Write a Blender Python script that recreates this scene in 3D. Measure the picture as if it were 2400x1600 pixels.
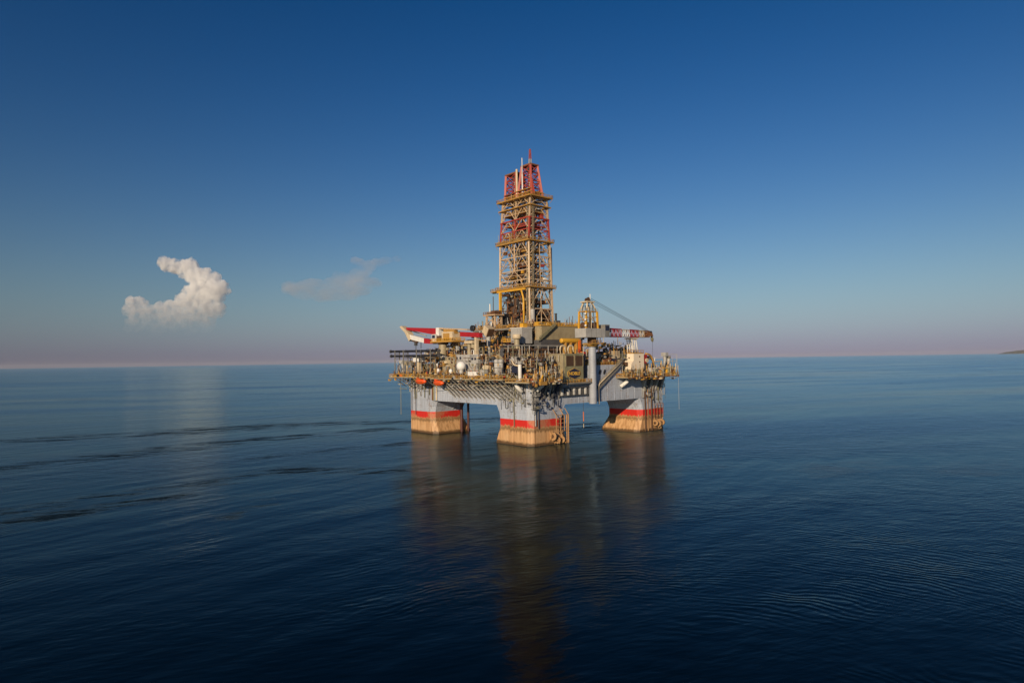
import bpy, bmesh, math, random
from mathutils import Matrix, Vector, noise as mnoise
R = math.radians
random.seed(7)
scene = bpy.context.scene
for o in list(bpy.data.objects):
    bpy.data.objects.remove(o)

# ------------------------------------------------------------------ camera
CAM = Vector((-192.47, -204.71, 30.47))
YAW, PITCH, ROLL = 0.8511, 0.0293, 0.0149
fw = Vector((math.cos(PITCH) * math.cos(YAW), math.cos(PITCH) * math.sin(YAW), math.sin(PITCH)))
rt = Vector((math.sin(YAW), -math.cos(YAW), 0))
up = rt.cross(fw)
r2 = rt * math.cos(ROLL) - up * math.sin(ROLL)
u2 = rt * math.sin(ROLL) + up * math.cos(ROLL)
cam_data = bpy.data.cameras.new('camera')
cam = bpy.data.objects.new('camera', cam_data)
scene.collection.objects.link(cam)
cam.matrix_world = Matrix(((r2.x, u2.x, -fw.x, CAM.x), (r2.y, u2.y, -fw.y, CAM.y),
                           (r2.z, u2.z, -fw.z, CAM.z), (0, 0, 0, 1)))
cam_data.sensor_width = 36
cam_data.lens = 36 * 1500 / 2400
cam_data.clip_start = 1
cam_data.clip_end = 120000
scene.camera = cam

# ------------------------------------------------------------------ sky, sun, exposure
SUN_EL, SUN_AZ = R(17), R(180 + 28)        # azimuth measured from +X towards +Y
SUN_DIR = Vector((math.cos(SUN_EL) * math.cos(SUN_AZ), math.cos(SUN_EL) * math.sin(SUN_AZ), math.sin(SUN_EL)))
world = bpy.data.worlds.new('World')
scene.world = world
world.use_nodes = True
wn, wl = world.node_tree.nodes, world.node_tree.links
wn.clear()
sky = wn.new('ShaderNodeTexSky')
sky.sky_type = 'NISHITA'
sky.sun_disc = False
sky.sun_elevation = SUN_EL
sky.sun_rotation = math.pi / 2 - SUN_AZ
sky.altitude = 0
sky.air_density = 1.8
sky.dust_density = 0.0
sky.ozone_density = 2.0
hs = wn.new('ShaderNodeGamma')          # the photograph's contrasty tone
hs.inputs['Gamma'].default_value = 1.5
# colour matrix of the picture's processing, the same for the whole sky
comb = wn.new('ShaderNodeCombineXYZ')
for ch, row in enumerate(((0.060, 0.370, -0.242), (-0.110, 0.692, -0.15), (0.100, 0.244, 0.706))):
    dp = wn.new('ShaderNodeVectorMath'); dp.operation = 'DOT_PRODUCT'
    dp.inputs[1].default_value = tuple(v * 0.316 for v in row)
    mx = wn.new('ShaderNodeMath'); mx.operation = 'MAXIMUM'; mx.inputs[1].default_value = 0.0
    wl.new(hs.outputs[0], dp.inputs[0]); wl.new(dp.outputs['Value'], mx.inputs[0]); wl.new(mx.outputs[0], comb.inputs[ch])
bg = wn.new('ShaderNodeBackground')
bg.inputs['Strength'].default_value = 0.1
wo = wn.new('ShaderNodeOutputWorld')
wl.new(sky.outputs[0], hs.inputs['Color'])
wl.new(comb.outputs[0], bg.inputs['Color'])
wl.new(bg.outputs[0], wo.inputs['Surface'])

sun_data = bpy.data.lights.new('sun', 'SUN')
sun_data.energy = 4.4
sun_data.angle = R(0.5)
sun_data.color = (1.0, 0.80, 0.555)
sun = bpy.data.objects.new('sun', sun_data)
scene.collection.objects.link(sun)
sun.rotation_euler = (-SUN_DIR).to_track_quat('-Z', 'Y').to_euler()

vs = scene.view_settings
vs.view_transform = 'Standard'
vs.look = 'None'
vs.exposure = 0.0
vs.gamma = 1.0
vs.use_curve_mapping = False
scene.cycles.volume_bounces = 14
scene.cycles.volume_step_rate = 0.4
scene.cycles.max_bounces = 16

# ------------------------------------------------------------------ materials
MATS = {}
def nt(name):
    m = bpy.data.materials.new(name)
    m.use_nodes = True
    n, l = m.node_tree.nodes, m.node_tree.links
    n.clear()
    out = n.new('ShaderNodeOutputMaterial')
    return m, n, l, out

def mixc(n, l, fac, a, b):
    mx = n.new('ShaderNodeMix'); mx.data_type = 'RGBA'
    for sock, v in ((mx.inputs[0], fac), (mx.inputs[6], a), (mx.inputs[7], b)):
        if hasattr(v, 'links'): l.new(v, sock)
        else: sock.default_value = v if not isinstance(v, tuple) else (*v[:3], 1)
    return mx.outputs[2]

def mth(n, l, op, a, b=0.0, c=None):
    q = n.new('ShaderNodeMath'); q.operation = op
    for i, v in enumerate((a, b) if c is None else (a, b, c)):
        if hasattr(v, 'links'): l.new(v, q.inputs[i])
        else: q.inputs[i].default_value = v
    return q.outputs[0]

def ramp(n, l, v, lo, hi, a=0.0, b=1.0):
    q = n.new('ShaderNodeMapRange'); q.interpolation_type = 'SMOOTHSTEP'
    l.new(v, q.inputs[0])
    q.inputs[1].default_value = lo; q.inputs[2].default_value = hi
    q.inputs[3].default_value = a; q.inputs[4].default_value = b
    return q.outputs[0]

def noise(n, l, vec, scale, detail=3.0, rough=0.55):
    q = n.new('ShaderNodeTexNoise'); q.inputs['Scale'].default_value = scale
    q.inputs['Detail'].default_value = detail; q.inputs['Roughness'].default_value = rough
    l.new(vec, q.inputs['Vector'])
    return q.outputs[0]

def vmul(n, l, vec, s):
    q = n.new('ShaderNodeVectorMath'); q.operation = 'MULTIPLY'
    l.new(vec, q.inputs[0]); q.inputs[1].default_value = s
    return q.outputs[0]

def paint(name, rgb, rust=0.35, dirt=0.35, rough=0.55, rustcol=(0.20, 0.085, 0.03), metal=0.0):
    """weathered paint: dull patches, vertical dirt runs and rust freckles over one base colour"""
    m, n, l, out = nt(name)
    g = n.new('ShaderNodeNewGeometry')
    b = n.new('ShaderNodeBsdfPrincipled')
    p = g.outputs['Position']
    n1 = noise(n, l, p, 0.35, 5, 0.6)
    n2 = noise(n, l, vmul(n, l, p, (1.6, 1.6, 0.12)), 1.0, 4, 0.6)
    n3 = noise(n, l, p, 2.2, 4, 0.65)
    c = mixc(n, l, ramp(n, l, n1, 0.35, 0.7, 0, dirt), rgb, tuple(v * 0.55 for v in rgb))
    c = mixc(n, l, ramp(n, l, n2, 0.5, 0.75, 0, dirt), c, tuple(v * 0.5 for v in rgb))
    c = mixc(n, l, ramp(n, l, n3, 0.62 - 0.1 * rust, 0.72 - 0.05 * rust, 0, min(1, rust * 1.6)), c, rustcol)
    l.new(c, b.inputs['Base Color'])
    b.inputs['Roughness'].default_value = rough
    b.inputs['Metallic'].default_value = metal
    bp = n.new('ShaderNodeBump'); bp.inputs['Strength'].default_value = 0.25; bp.inputs['Distance'].default_value = 0.05
    l.new(n3, bp.inputs['Height']); l.new(bp.outputs[0], b.inputs['Normal'])
    l.new(b.outputs[0], out.inputs['Surface'])
    MATS[name] = m
    return m

paint('grey', (0.36, 0.38, 0.43), 0.25)
paint('palegrey', (0.42, 0.41, 0.39), 0.35, 0.45)
paint('midgrey', (0.22, 0.21, 0.19), 0.4, 0.45)
paint('darkgrey', (0.085, 0.085, 0.09), 0.3)
paint('black', (0.018, 0.018, 0.022), 0.15, 0.3)
paint('navy', (0.018, 0.024, 0.055), 0.15)
paint('white', (0.76, 0.74, 0.70), 0.2, 0.3)
paint('dome', (0.80, 0.79, 0.77), 0.02, 0.08)
paint('cream', (0.64, 0.52, 0.35), 0.4, 0.4)
paint('housecream', (0.82, 0.70, 0.54), 0.03, 0.08)
paint('beige', (0.36, 0.30, 0.19), 0.5, 0.5)
paint('olive', (0.26, 0.24, 0.14), 0.3, 0.35)
paint('ochre', (0.46, 0.25, 0.055), 0.5, 0.35)
paint('yellow', (0.68, 0.36, 0.03), 0.3, 0.25)
paint('orange', (0.72, 0.16, 0.02), 0.15, 0.2)
paint('boatorange', (0.80, 0.10, 0.015), 0.03, 0.12, 0.35)
paint('red', (0.38, 0.012, 0.018), 0.2, 0.3)
paint('towerred', (0.40, 0.055, 0.035), 0.6, 0.4, rustcol=(0.26, 0.10, 0.04))
paint('towerwhite', (0.58, 0.42, 0.265), 0.95, 0.45, rustcol=(0.34, 0.15, 0.05))
paint('rust', (0.22, 0.09, 0.035), 0.5, 0.4, 0.8)
paint('brown', (0.10, 0.05, 0.025), 0.5, 0.4, 0.8)
paint('maroon', (0.075, 0.022, 0.02), 0.3, 0.4)
paint('growth', (0.44, 0.25, 0.11), 0.6, 0.45, 0.85)
paint('rope', (0.10, 0.09, 0.06), 0.2)
paint('wire', (0.04, 0.045, 0.05), 0.1)
paint('louvre', (0.10, 0.055, 0.03), 0.4, 0.4)
paint('emblemyellow', (0.75, 0.42, 0.05), 0.05, 0.1)

def hull_mat():
    """column paint by height: grey topsides, red boot band, tan marine growth at the water"""
    m, n, l, out = nt('hullpaint')
    g = n.new('ShaderNodeNewGeometry'); b = n.new('ShaderNodeBsdfPrincipled')
    p = g.outputs['Position']
    sx = n.new('ShaderNodeSeparateXYZ'); l.new(p, sx.inputs[0]); z = sx.outputs[2]
    n1 = noise(n, l, p, 0.22, 5, 0.6)
    st = noise(n, l, vmul(n, l, p, (0.9, 0.9, 0.05)), 1.0, 5, 0.6)
    st2 = noise(n, l, vmul(n, l, p, (2.4, 2.4, 0.12)), 1.0, 4, 0.6)
    n3 = noise(n, l, p, 1.6, 5, 0.65)
    grey = mixc(n, l, ramp(n, l, n1, 0.35, 0.75, 0, 0.5), (0.42, 0.46, 0.54), (0.29, 0.315, 0.37))
    grey = mixc(n, l, ramp(n, l, st2, 0.50, 0.72, 0, 0.75), grey, (0.17, 0.17, 0.175))
    grey = mixc(n, l, ramp(n, l, mth(n, l, 'MULTIPLY', st, n3), 0.28, 0.40, 0, 0.7), grey, (0.20, 0.12, 0.07))
    # plate seams every 3 m of height
    fr = mth(n, l, 'FRACT', mth(n, l, 'DIVIDE', z, 2.9))
    seam = ramp(n, l, fr, 0.0, 0.06, 0.5, 0)
    grey = mixc(n, l, seam, grey, (0.2, 0.2, 0.21))
    red = mixc(n, l, ramp(n, l, st2, 0.45, 0.7, 0, 0.6), (0.60, 0.020, 0.012), (0.42, 0.03, 0.018))
    red = mixc(n, l, mth(n, l, 'MULTIPLY', ramp(n, l, noise(n, l, p, 0.09, 3, 0.5), 0.52, 0.60, 0, 0.9), ramp(n, l, n3, 0.3, 0.5)), red, (0.44, 0.18, 0.09))
    tan = mixc(n, l, ramp(n, l, st, 0.38, 0.66), (0.62, 0.37, 0.18), (0.42, 0.22, 0.09))
    tan = mixc(n, l, ramp(n, l, n3, 0.55, 0.78, 0, 0.5), tan, (0.26, 0.125, 0.045))
    tan = mixc(n, l, ramp(n, l, n1, 0.55, 0.8, 0, 0.5), tan, (0.62, 0.42, 0.24))
    wob = mth(n, l, 'ADD', z, mth(n, l, 'MULTIPLY', mth(n, l, 'SUBTRACT', st2, 0.5), 4.0))
    drk = mth(n, l, 'MULTIPLY', ramp(n, l, wob, 4.6, 5.3), ramp(n, l, wob, 5.6, 6.9, 1, 0))
    c = mixc(n, l, ramp(n, l, z, 9.12, 9.2), red, grey)
    c = mixc(n, l, ramp(n, l, wob, 6.4, 6.7, 1, 0), c, tan)
    c = mixc(n, l, mth(n, l, 'MULTIPLY', drk, 0.75), c, (0.15, 0.085, 0.03))
    wet = ramp(n, l, mth(n, l, 'ADD', z, mth(n, l, 'MULTIPLY', mth(n, l, 'SUBTRACT', n3, 0.5), 2.4)), 0.5, 1.5, 1, 0)
    c = mixc(n, l, mth(n, l, 'MULTIPLY', wet, 0.9), c, (0.055, 0.03, 0.012))
    l.new(c, b.inputs['Base Color'])
    b.inputs['Roughness'].default_value = 0.6
    bp = n.new('ShaderNodeBump'); bp.inputs['Strength'].default_value = 0.5; bp.inputs['Distance'].default_value = 0.12
    hgt = mth(n, l, 'ADD', mth(n, l, 'MULTIPLY', n3, 0.6), mth(n, l, 'MULTIPLY', n1, 1.5))
    l.new(hgt, bp.inputs['Height']); l.new(bp.outputs[0], b.inputs['Normal'])
    l.new(b.outputs[0], out.inputs['Surface'])
    MATS['hull'] = m
hull_mat()

def sea_mat():
    m, n, l, out = nt('seawater')
    g = n.new('ShaderNodeNewGeometry'); b = n.new('ShaderNodeBsdfPrincipled')
    p = g.outputs['Position']
    def rot(ang, s):
        q = n.new('ShaderNodeMapping'); q.vector_type = 'POINT'
        l.new(p, q.inputs['Vector'])
        q.inputs['Rotation'].default_value = (0, 0, ang); q.inputs['Scale'].default_value = (1, 1, 1)
        return vmul(n, l, q.outputs[0], s)
    # crest direction: lateral to the view, receding to the right
    A = -(YAW - math.pi / 2) - R(22)
    v1 = rot(A, (0.30, 0.95, 1))
    v2 = rot(A + R(38), (0.12, 0.26, 1))
    v3 = rot(A - R(30), (0.035, 0.11, 1))
    w1 = noise(n, l, v1, 1.0, 3, 0.55)
    w2 = noise(n, l, v2, 1.0, 3, 0.5)
    w3 = noise(n, l, v3, 1.0, 2, 0.5)
    # slicks and ruffled water
    big = noise(n, l, rot(A + R(8), (0.0022, 0.011, 1)), 1.0, 4, 0.6)
    amp = ramp(n, l, big, 0.36, 0.66, 0.25, 1.15)
    # current lines trailing from the rig towards the left
    warp = noise(n, l, rot(A, (0.012, 0.03, 1)), 1.0, 4, 0.65)
    warp2 = noise(n, l, rot(A, (0.045, 0.20, 1)), 1.0, 5, 0.75)
    chopn = noise(n, l, rot(A, (0.45, 0.9, 1)), 1.0, 3, 0.6)
    sx = n.new('ShaderNodeSeparateXYZ'); l.new(p, sx.inputs[0])
    tot = None
    for (x0, y0, x1, y1, wd, st) in CURRENTS:
        d = Vector((x1 - x0, y1 - y0)); L = d.length; d /= L
        al = mth(n, l, 'ADD', mth(n, l, 'MULTIPLY', mth(n, l, 'SUBTRACT', sx.outputs[0], x0), d.x),
                 mth(n, l, 'MULTIPLY', mth(n, l, 'SUBTRACT', sx.outputs[1], y0), d.y))
        ac = mth(n, l, 'ADD', mth(n, l, 'MULTIPLY', mth(n, l, 'SUBTRACT', sx.outputs[0], x0), -d.y),
                 mth(n, l, 'MULTIPLY', mth(n, l, 'SUBTRACT', sx.outputs[1], y0), d.x))
        ac = mth(n, l, 'ADD', ac, mth(n, l, 'MULTIPLY', mth(n, l, 'SUBTRACT', warp, 0.5), wd * 4.5))
        ac = mth(n, l, 'ADD', ac, mth(n, l, 'MULTIPLY', mth(n, l, 'SUBTRACT', warp2, 0.5), wd * 3.4))
        k = mth(n, l, 'ABSOLUTE', ac)
        k = ramp(n, l, k, wd * 0.2, wd * 1.5, 1, 0)
        e = mth(n, l, 'MULTIPLY', ramp(n, l, al, -L * 0.1, L * 0.08), ramp(n, l, al, L * 0.85, L * 1.1, 1, 0))
        k = mth(n, l, 'MULTIPLY', mth(n, l, 'MULTIPLY', k, e), st)
        tot = k if tot is None else mth(n, l, 'MAXIMUM', tot, k)
    brk = ramp(n, l, noise(n, l, rot(A, (0.022, 0.08, 1)), 1.0, 4, 0.65), 0.36, 0.56)
    brk2 = ramp(n, l, noise(n, l, rot(A, (0.055, 0.34, 1)), 1.0, 6, 0.78), 0.47, 0.60)
    tot = mth(n, l, 'MULTIPLY', tot, mth(n, l, 'MULTIPLY', brk, brk2))
    # water churned against the columns
    wash = None
    fn = noise(n, l, p, 0.9, 5, 0.7)
    for cx_, cy_ in ((-31, -30.5), (-31, 30.5), (31, -30.5)):
        ddx = mth(n, l, 'SUBTRACT', mth(n, l, 'ABSOLUTE', mth(n, l, 'SUBTRACT', sx.outputs[0], cx_)), 8.7)
        ddy = mth(n, l, 'SUBTRACT', mth(n, l, 'ABSOLUTE', mth(n, l, 'SUBTRACT', sx.outputs[1], cy_)), 9.05)
        q_ = ramp(n, l, mth(n, l, 'MAXIMUM', ddx, ddy), 0.2, 4.5, 1, 0)
        wash = q_ if wash is None else mth(n, l, 'MAXIMUM', wash, q_)
    foam = mth(n, l, 'MULTIPLY', wash, ramp(n, l, fn, 0.56, 0.70))
    tot = mth(n, l, 'MAXIMUM', tot, mth(n, l, 'MULTIPLY', wash, ramp(n, l, fn, 0.35, 0.5, 0.45, 0)))
    tot = mth(n, l, 'MINIMUM', mth(n, l, 'MULTIPLY', tot, 1.7), 1.0)
    wv = n.new('ShaderNodeTexWave'); wv.wave_type = 'RINGS'; wv.rings_direction = 'Z'; wv.wave_profile = 'SIN'
    cen = CAM + Vector((math.cos(YAW), math.sin(YAW), 0)) * 44 + rt * 15      # old swell rings spreading round a point off the frame
    sb = n.new('ShaderNodeVectorMath'); sb.operation = 'SUBTRACT'; l.new(p, sb.inputs[0]); sb.inputs[1].default_value = (cen.x, cen.y, 0)
    l.new(sb.outputs[0], wv.inputs['Vector'])
    wv.inputs['Scale'].default_value = 0.23; wv.inputs['Distortion'].default_value = 26.0
    wv.inputs['Detail'].default_value = 3.0; wv.inputs['Detail Scale'].default_value = 0.22; wv.inputs['Detail Roughness'].default_value = 0.6
    wpatch = ramp(n, l, noise(n, l, rot(A, (0.014, 0.03, 1)), 1.0, 4, 0.65), 0.47, 0.70)
    h = mth(n, l, 'MULTIPLY', w1, 0.26)
    h = mth(n, l, 'ADD', h, mth(n, l, 'MULTIPLY', w2, 0.34))
    h = mth(n, l, 'MULTIPLY', h, amp)
    h = mth(n, l, 'ADD', h, mth(n, l, 'MULTIPLY', w3, 0.6))
    h = mth(n, l, 'ADD', h, mth(n, l, 'MULTIPLY', mth(n, l, 'MULTIPLY', wv.outputs[1], wpatch), 0.075))
    h = mth(n, l, 'ADD', h, mth(n, l, 'MULTIPLY', mth(n, l, 'MULTIPLY', mth(n, l, 'SUBTRACT', chopn, 0.5), tot), 2.6))
    bp = n.new('ShaderNodeBump'); bp.inputs['Strength'].default_value = 1.0; bp.inputs['Distance'].default_value = 0.5
    l.new(h, bp.inputs['Height'])
    # unresolved wavelets: slicks are smooth, wind patches rougher, current lines roughest
    big2 = noise(n, l, rot(A - R(6), (0.0009, 0.006, 1)), 1.0, 5, 0.65)
    rg = mth(n, l, 'ADD', ramp(n, l, big, 0.36, 0.66, 0.12, 0.22), ramp(n, l, big2, 0.38, 0.64, -0.03, 0.06))
    rg = mth(n, l, 'ADD', rg, mth(n, l, 'MULTIPLY', tot, 0.2))
    n.remove(b)
    gl = n.new('ShaderNodeBsdfGlossy'); gl.distribution = 'MULTI_GGX'
    gl.inputs['Color'].default_value = (0.70, 0.89, 0.95, 1)          # teal cast of the water body
    df = n.new('ShaderNodeBsdfDiffuse'); df.inputs['Color'].default_value = (0.0001, 0.0038, 0.0058, 1)
    fr = n.new('ShaderNodeFresnel'); fr.inputs['IOR'].default_value = 1.195
    ms = n.new('ShaderNodeMixShader')
    l.new(rg, gl.inputs['Roughness'])
    for q in (gl, df, fr): l.new(bp.outputs[0], q.inputs['Normal'])
    l.new(mth(n, l, 'MULTIPLY', fr.outputs[0], mth(n, l, 'SUBTRACT', 0.92, mth(n, l, 'MULTIPLY', tot, 0.62))), ms.inputs[0]); l.new(df.outputs[0], ms.inputs[1]); l.new(gl.outputs[0], ms.inputs[2])
    fd = n.new('ShaderNodeBsdfDiffuse'); fd.inputs['Color'].default_value = (0.42, 0.45, 0.46, 1)
    m2 = n.new('ShaderNodeMixShader'); l.new(mth(n, l, 'MULTIPLY', foam, 0.38), m2.inputs[0])
    l.new(ms.outputs[0], m2.inputs[1]); l.new(fd.outputs[0], m2.inputs[2])
    l.new(m2.outputs[0], out.inputs['Surface'])
    MATS['sea'] = m

# ------------------------------------------------------------------ object helpers
COL = scene.collection
WM = {}
MESH = {}
def unit(kind, mat, seg=12):
    key = (kind, mat, seg)
    if key in MESH: return MESH[key]
    bm = bmesh.new()
    if kind == 'box': bmesh.ops.create_cube(bm, size=1)
    elif kind == 'cyl': bmesh.ops.create_cone(bm, cap_ends=True, segments=seg, radius1=1, radius2=1, depth=1)
    elif kind == 'cone': bmesh.ops.create_cone(bm, cap_ends=True, segments=seg, radius1=1, radius2=0.55, depth=1)
    elif kind == 'sph': bmesh.ops.create_uvsphere(bm, u_segments=20, v_segments=12, radius=1)
    me = bpy.data.meshes.new(kind + '_' + mat)
    bm.to_mesh(me); bm.free()
    if kind != 'box':
        for f in me.polygons: f.use_smooth = len(f.vertices) == 4 or kind == 'sph'
    me.materials.append(MATS[mat])
    MESH[key] = me
    return me

def put(name, me, M, parent=None):
    o = bpy.data.objects.new(name, me)
    COL.objects.link(o)
    if parent is not None:
        o.parent = parent
        o.matrix_parent_inverse = WM[parent.name].inverted()
    o.matrix_basis = M
    WM[o.name] = M.copy()
    return o

def tag(o, label, cat, group=None):
    o['label'] = label; o['category'] = cat
    if group: o['group'] = group
    return o

def thing(name, label, cat, loc=(0, 0, 0), group=None):
    o = put(name, None, Matrix.Translation(loc))
    return tag(o, label, cat, group)

def box(name, mat, parent, x0, x1, y0, y1, z0, z1, rz=0.0):
    M = Matrix.Translation(((x0 + x1) / 2, (y0 + y1) / 2, (z0 + z1) / 2)) @ Matrix.Rotation(rz, 4, 'Z') @ \
        Matrix.Diagonal((abs(x1 - x0), abs(y1 - y0), abs(z1 - z0), 1))
    return put(name, unit('box', mat), M, parent)

def bar(name, mat, parent, p, q, r, sq=False, seg=8, r2_=None):
    p, q = Vector(p), Vector(q)
    d = q - p
    M = Matrix.Translation((p + q) / 2) @ d.to_track_quat('Z', 'Y').to_matrix().to_4x4()
    r2_ = r if r2_ is None else r2_
    if sq: return put(name, unit('box', mat), M @ Matrix.Diagonal((2 * r, 2 * r2_, d.length, 1)), parent)
    return put(name, unit('cyl', mat, seg), M @ Matrix.Diagonal((r, r2_, d.length, 1)), parent)

def vcyl(name, mat, parent, x, y, z0, z1, r, seg=16):
    return bar(name, mat, parent, (x, y, z0), (x, y, z1), r, seg=seg)

def ball(name, mat, parent, c, r):
    r = r if isinstance(r, tuple) else (r, r, r)
    return put(name, unit('sph', mat), Matrix.Translation(c) @ Matrix.Diagonal((*r, 1)), parent)

def raw(name, mat, parent, verts, faces, smooth=False):
    me = bpy.data.meshes.new(name)
    me.from_pydata([tuple(v) for v in verts], [], faces)
    bm = bmesh.new(); bm.from_mesh(me); bmesh.ops.recalc_face_normals(bm, faces=bm.faces); bm.to_mesh(me); bm.free()
    if smooth:
        for f in me.polygons: f.use_smooth = True
    me.materials.append(MATS[mat])
    return put(name, me, Matrix.Identity(4), parent)

def prism(name, mat, parent, pts, axis, a, b):
    """extrude a polygon of 2D points along an axis between a and b"""
    def v(p, t):
        return {'x': (t, p[0], p[1]), 'y': (p[0], t, p[1]), 'z': (p[0], p[1], t)}[axis]
    k = len(pts)
    V = [v(p, a) for p in pts] + [v(p, b) for p in pts]
    F = [tuple(range(k)), tuple(range(2 * k - 1, k - 1, -1))] + [(i, (i + 1) % k, k + (i + 1) % k, k + i) for i in range(k)]
    return raw(name, mat, parent, V, F)

def sweep_data(pts, r, seg=8):
    pts = [Vector(p) for p in pts]
    V, F = [], []
    for i, p in enumerate(pts):
        t = (pts[min(i + 1, len(pts) - 1)] - pts[max(i - 1, 0)]).normalized()
        q = t.to_track_quat('Z', 'Y')
        for k in range(seg):
            a = 2 * math.pi * k / seg
            V.append(p + q @ Vector((r * math.cos(a), r * math.sin(a), 0)))
    for i in range(len(pts) - 1):
        for k in range(seg):
            F.append((i * seg + k, i * seg + (k + 1) % seg, (i + 1) * seg + (k + 1) % seg, (i + 1) * seg + k))
    F.append(tuple(range(seg))[::-1]); F.append(tuple((len(pts) - 1) * seg + k for k in range(seg)))
    return V, F

def rounded(pts, rad=0.8, n=4):
    pts = [Vector(p) for p in pts]
    out = [pts[0]]
    for i in range(1, len(pts) - 1):
        a, b, c = pts[i - 1], pts[i], pts[i + 1]
        ra = min(rad, (a - b).length * 0.45, (c - b).length * 0.45)
        s, e = b + (a - b).normalized() * ra, b + (c - b).normalized() * ra
        for k in range(n + 1):
            t = k / n
            out.append(s * (1 - t) ** 2 + b * 2 * t * (1 - t) + e * t * t)
    out.append(pts[-1])
    return out

def tube(name, mat, parent, pts, r, rad=0.8, seg=8):
    V, F = sweep_data(rounded(pts, rad), r, seg)
    return raw(name, mat, parent, V, F, True)

def railing(mat, parent, pts, h=1.15, step=1.6, t=0.045, name='railing'):
    """one run of handrail: posts, top and mid rail, toe board"""
    V, F = [], []
    def seg(p, q, r):
        p, q = Vector(p), Vector(q)
        d = q - p
        if d.length < 1e-4: return
        qt = d.to_track_quat('Z', 'Y')
        i0 = len(V)
        for e in (p, q):
            for sx_, sy_ in ((-r, -r), (r, -r), (r, r), (-r, r)): V.append(e + qt @ Vector((sx_, sy_, 0)))
        for k in range(4): F.append((i0 + k, i0 + (k + 1) % 4, i0 + 4 + (k + 1) % 4, i0 + 4 + k))
        F.append((i0, i0 + 3, i0 + 2, i0 + 1)); F.append((i0 + 4, i0 + 5, i0 + 6, i0 + 7))
    for a, b in zip(pts[:-1], pts[1:]):
        a, b = Vector(a), Vector(b)
        k = max(1, int((b - a).length / step))
        for i in range(k + 1):
            p = a.lerp(b, i / k); seg(p, p + Vector((0, 0, h)), t)
        for zz, tt in ((h, t * 1.2), (h * 0.55, t), (0.1, t * 1.2)):
            o = Vector((0, 0, zz)); seg(a + o, b + o, tt)
    return raw(name, mat, parent, V, F)

def ladder(mat, parent, p, q, w, dirv, name='ladder'):
    V, F = [], []
    p, q, dv = Vector(p), Vector(q), Vector(dirv).normalized() * (w / 2)
    def seg(a, b, r):
        d = b - a; qt = d.to_track_quat('Z', 'Y'); i0 = len(V)
        for e in (a, b):
            for sx_, sy_ in ((-r, -r), (r, -r), (r, r), (-r, r)): V.append(e + qt @ Vector((sx_, sy_, 0)))
        for k in range(4): F.append((i0 + k, i0 + (k + 1) % 4, i0 + 4 + (k + 1) % 4, i0 + 4 + k))
    seg(p - dv, q - dv, 0.08); seg(p + dv, q + dv, 0.08)
    k = max(2, int((q - p).length / 0.6))
    for i in range(k + 1):
        c = p.lerp(q, i / k); seg(c - dv, c + dv, 0.05)
    return raw(name, mat, parent, V, F)

def lattice(parent, mat, A, B, wa, wb, n, chord=0.14, br=0.08, side=(0, 1, 0), cname='chord', bname='brace', matfn=None):
    """four-chord lattice girder from A to B"""
    A, B = Vector(A), Vector(B)
    ax = (B - A).normalized(); s = Vector(side); s = (s - ax * s.dot(ax)).normalized(); t = ax.cross(s)
    def cor(f, i):
        w = wa + (wb - wa) * f if not isinstance(wa, tuple) else None
        if w is None: w1, w2 = wa[0] + (wb[0] - wa[0]) * f, wa[1] + (wb[1] - wa[1]) * f
        else: w1 = w2 = w
        sx_, sy_ = ((-1, -1), (1, -1), (1, 1), (-1, 1))[i]
        return A.lerp(B, f) + s * (sx_ * w1 / 2) + t * (sy_ * w2 / 2)
    for j in range(n):
        f0, f1 = j / n, (j + 1) / n
        mm = matfn((f0 + f1) / 2) if matfn else mat
        for i in range(4):
            bar(cname, mm, parent, cor(f0, i), cor(f1, i), chord, seg=6)
            k = (i + 1) % 4
            if j % 2: bar(bname, mm, parent, cor(f0, i), cor(f1, k), br, seg=5)
            else: bar(bname, mm, parent, cor(f0, k), cor(f1, i), br, seg=5)
            bar(bname, mm, parent, cor(f1, i), cor(f1, k), br, seg=5)

# ------------------------------------------------------------------ sea and far land
CURRENTS = [(24, 50, -62, 104, 11, 1.0), (-62, 104, -190, 134, 13, 1.0),
            (-38, 52, -104, 57, 8, 1.0), (-104, 57, -185, 42, 8, 0.9),
            (-95, -48, -128, -19, 5, 1.0), (-128, -24, -188, -30, 5, 1.0),
            (-150, -40, -190, -44, 4, 0.9), (-132, -57, -152, -70, 3, 0.8),
            (-62, 4, -120, 8, 5, 0.7), (-22, -8, 44, -8, 18, 0.9)]
sea_mat()
bm = bmesh.new()
rings = [0, 60, 150, 300, 600, 1200, 2500, 5000, 10000, 20000, 32000]
NS = 64
vs_ = [[bm.verts.new((0, 0, 0))]]
for r in rings[1:]:
    vs_.append([bm.verts.new((r * math.cos(2 * math.pi * k / NS), r * math.sin(2 * math.pi * k / NS), 0)) for k in range(NS)])
for k in range(NS): bm.faces.new((vs_[0][0], vs_[1][k], vs_[1][(k + 1) % NS]))
for a, b in zip(vs_[1:-1], vs_[2:]):
    for k in range(NS): bm.faces.new((a[k], b[k], b[(k + 1) % NS], a[(k + 1) % NS]))
me = bpy.data.meshes.new('sea'); bm.to_mesh(me); bm.free(); me.materials.append(MATS['sea'])
sea = put('sea', me, Matrix.Translation((CAM.x, CAM.y, 0)))
sea['kind'] = 'structure'

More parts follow.
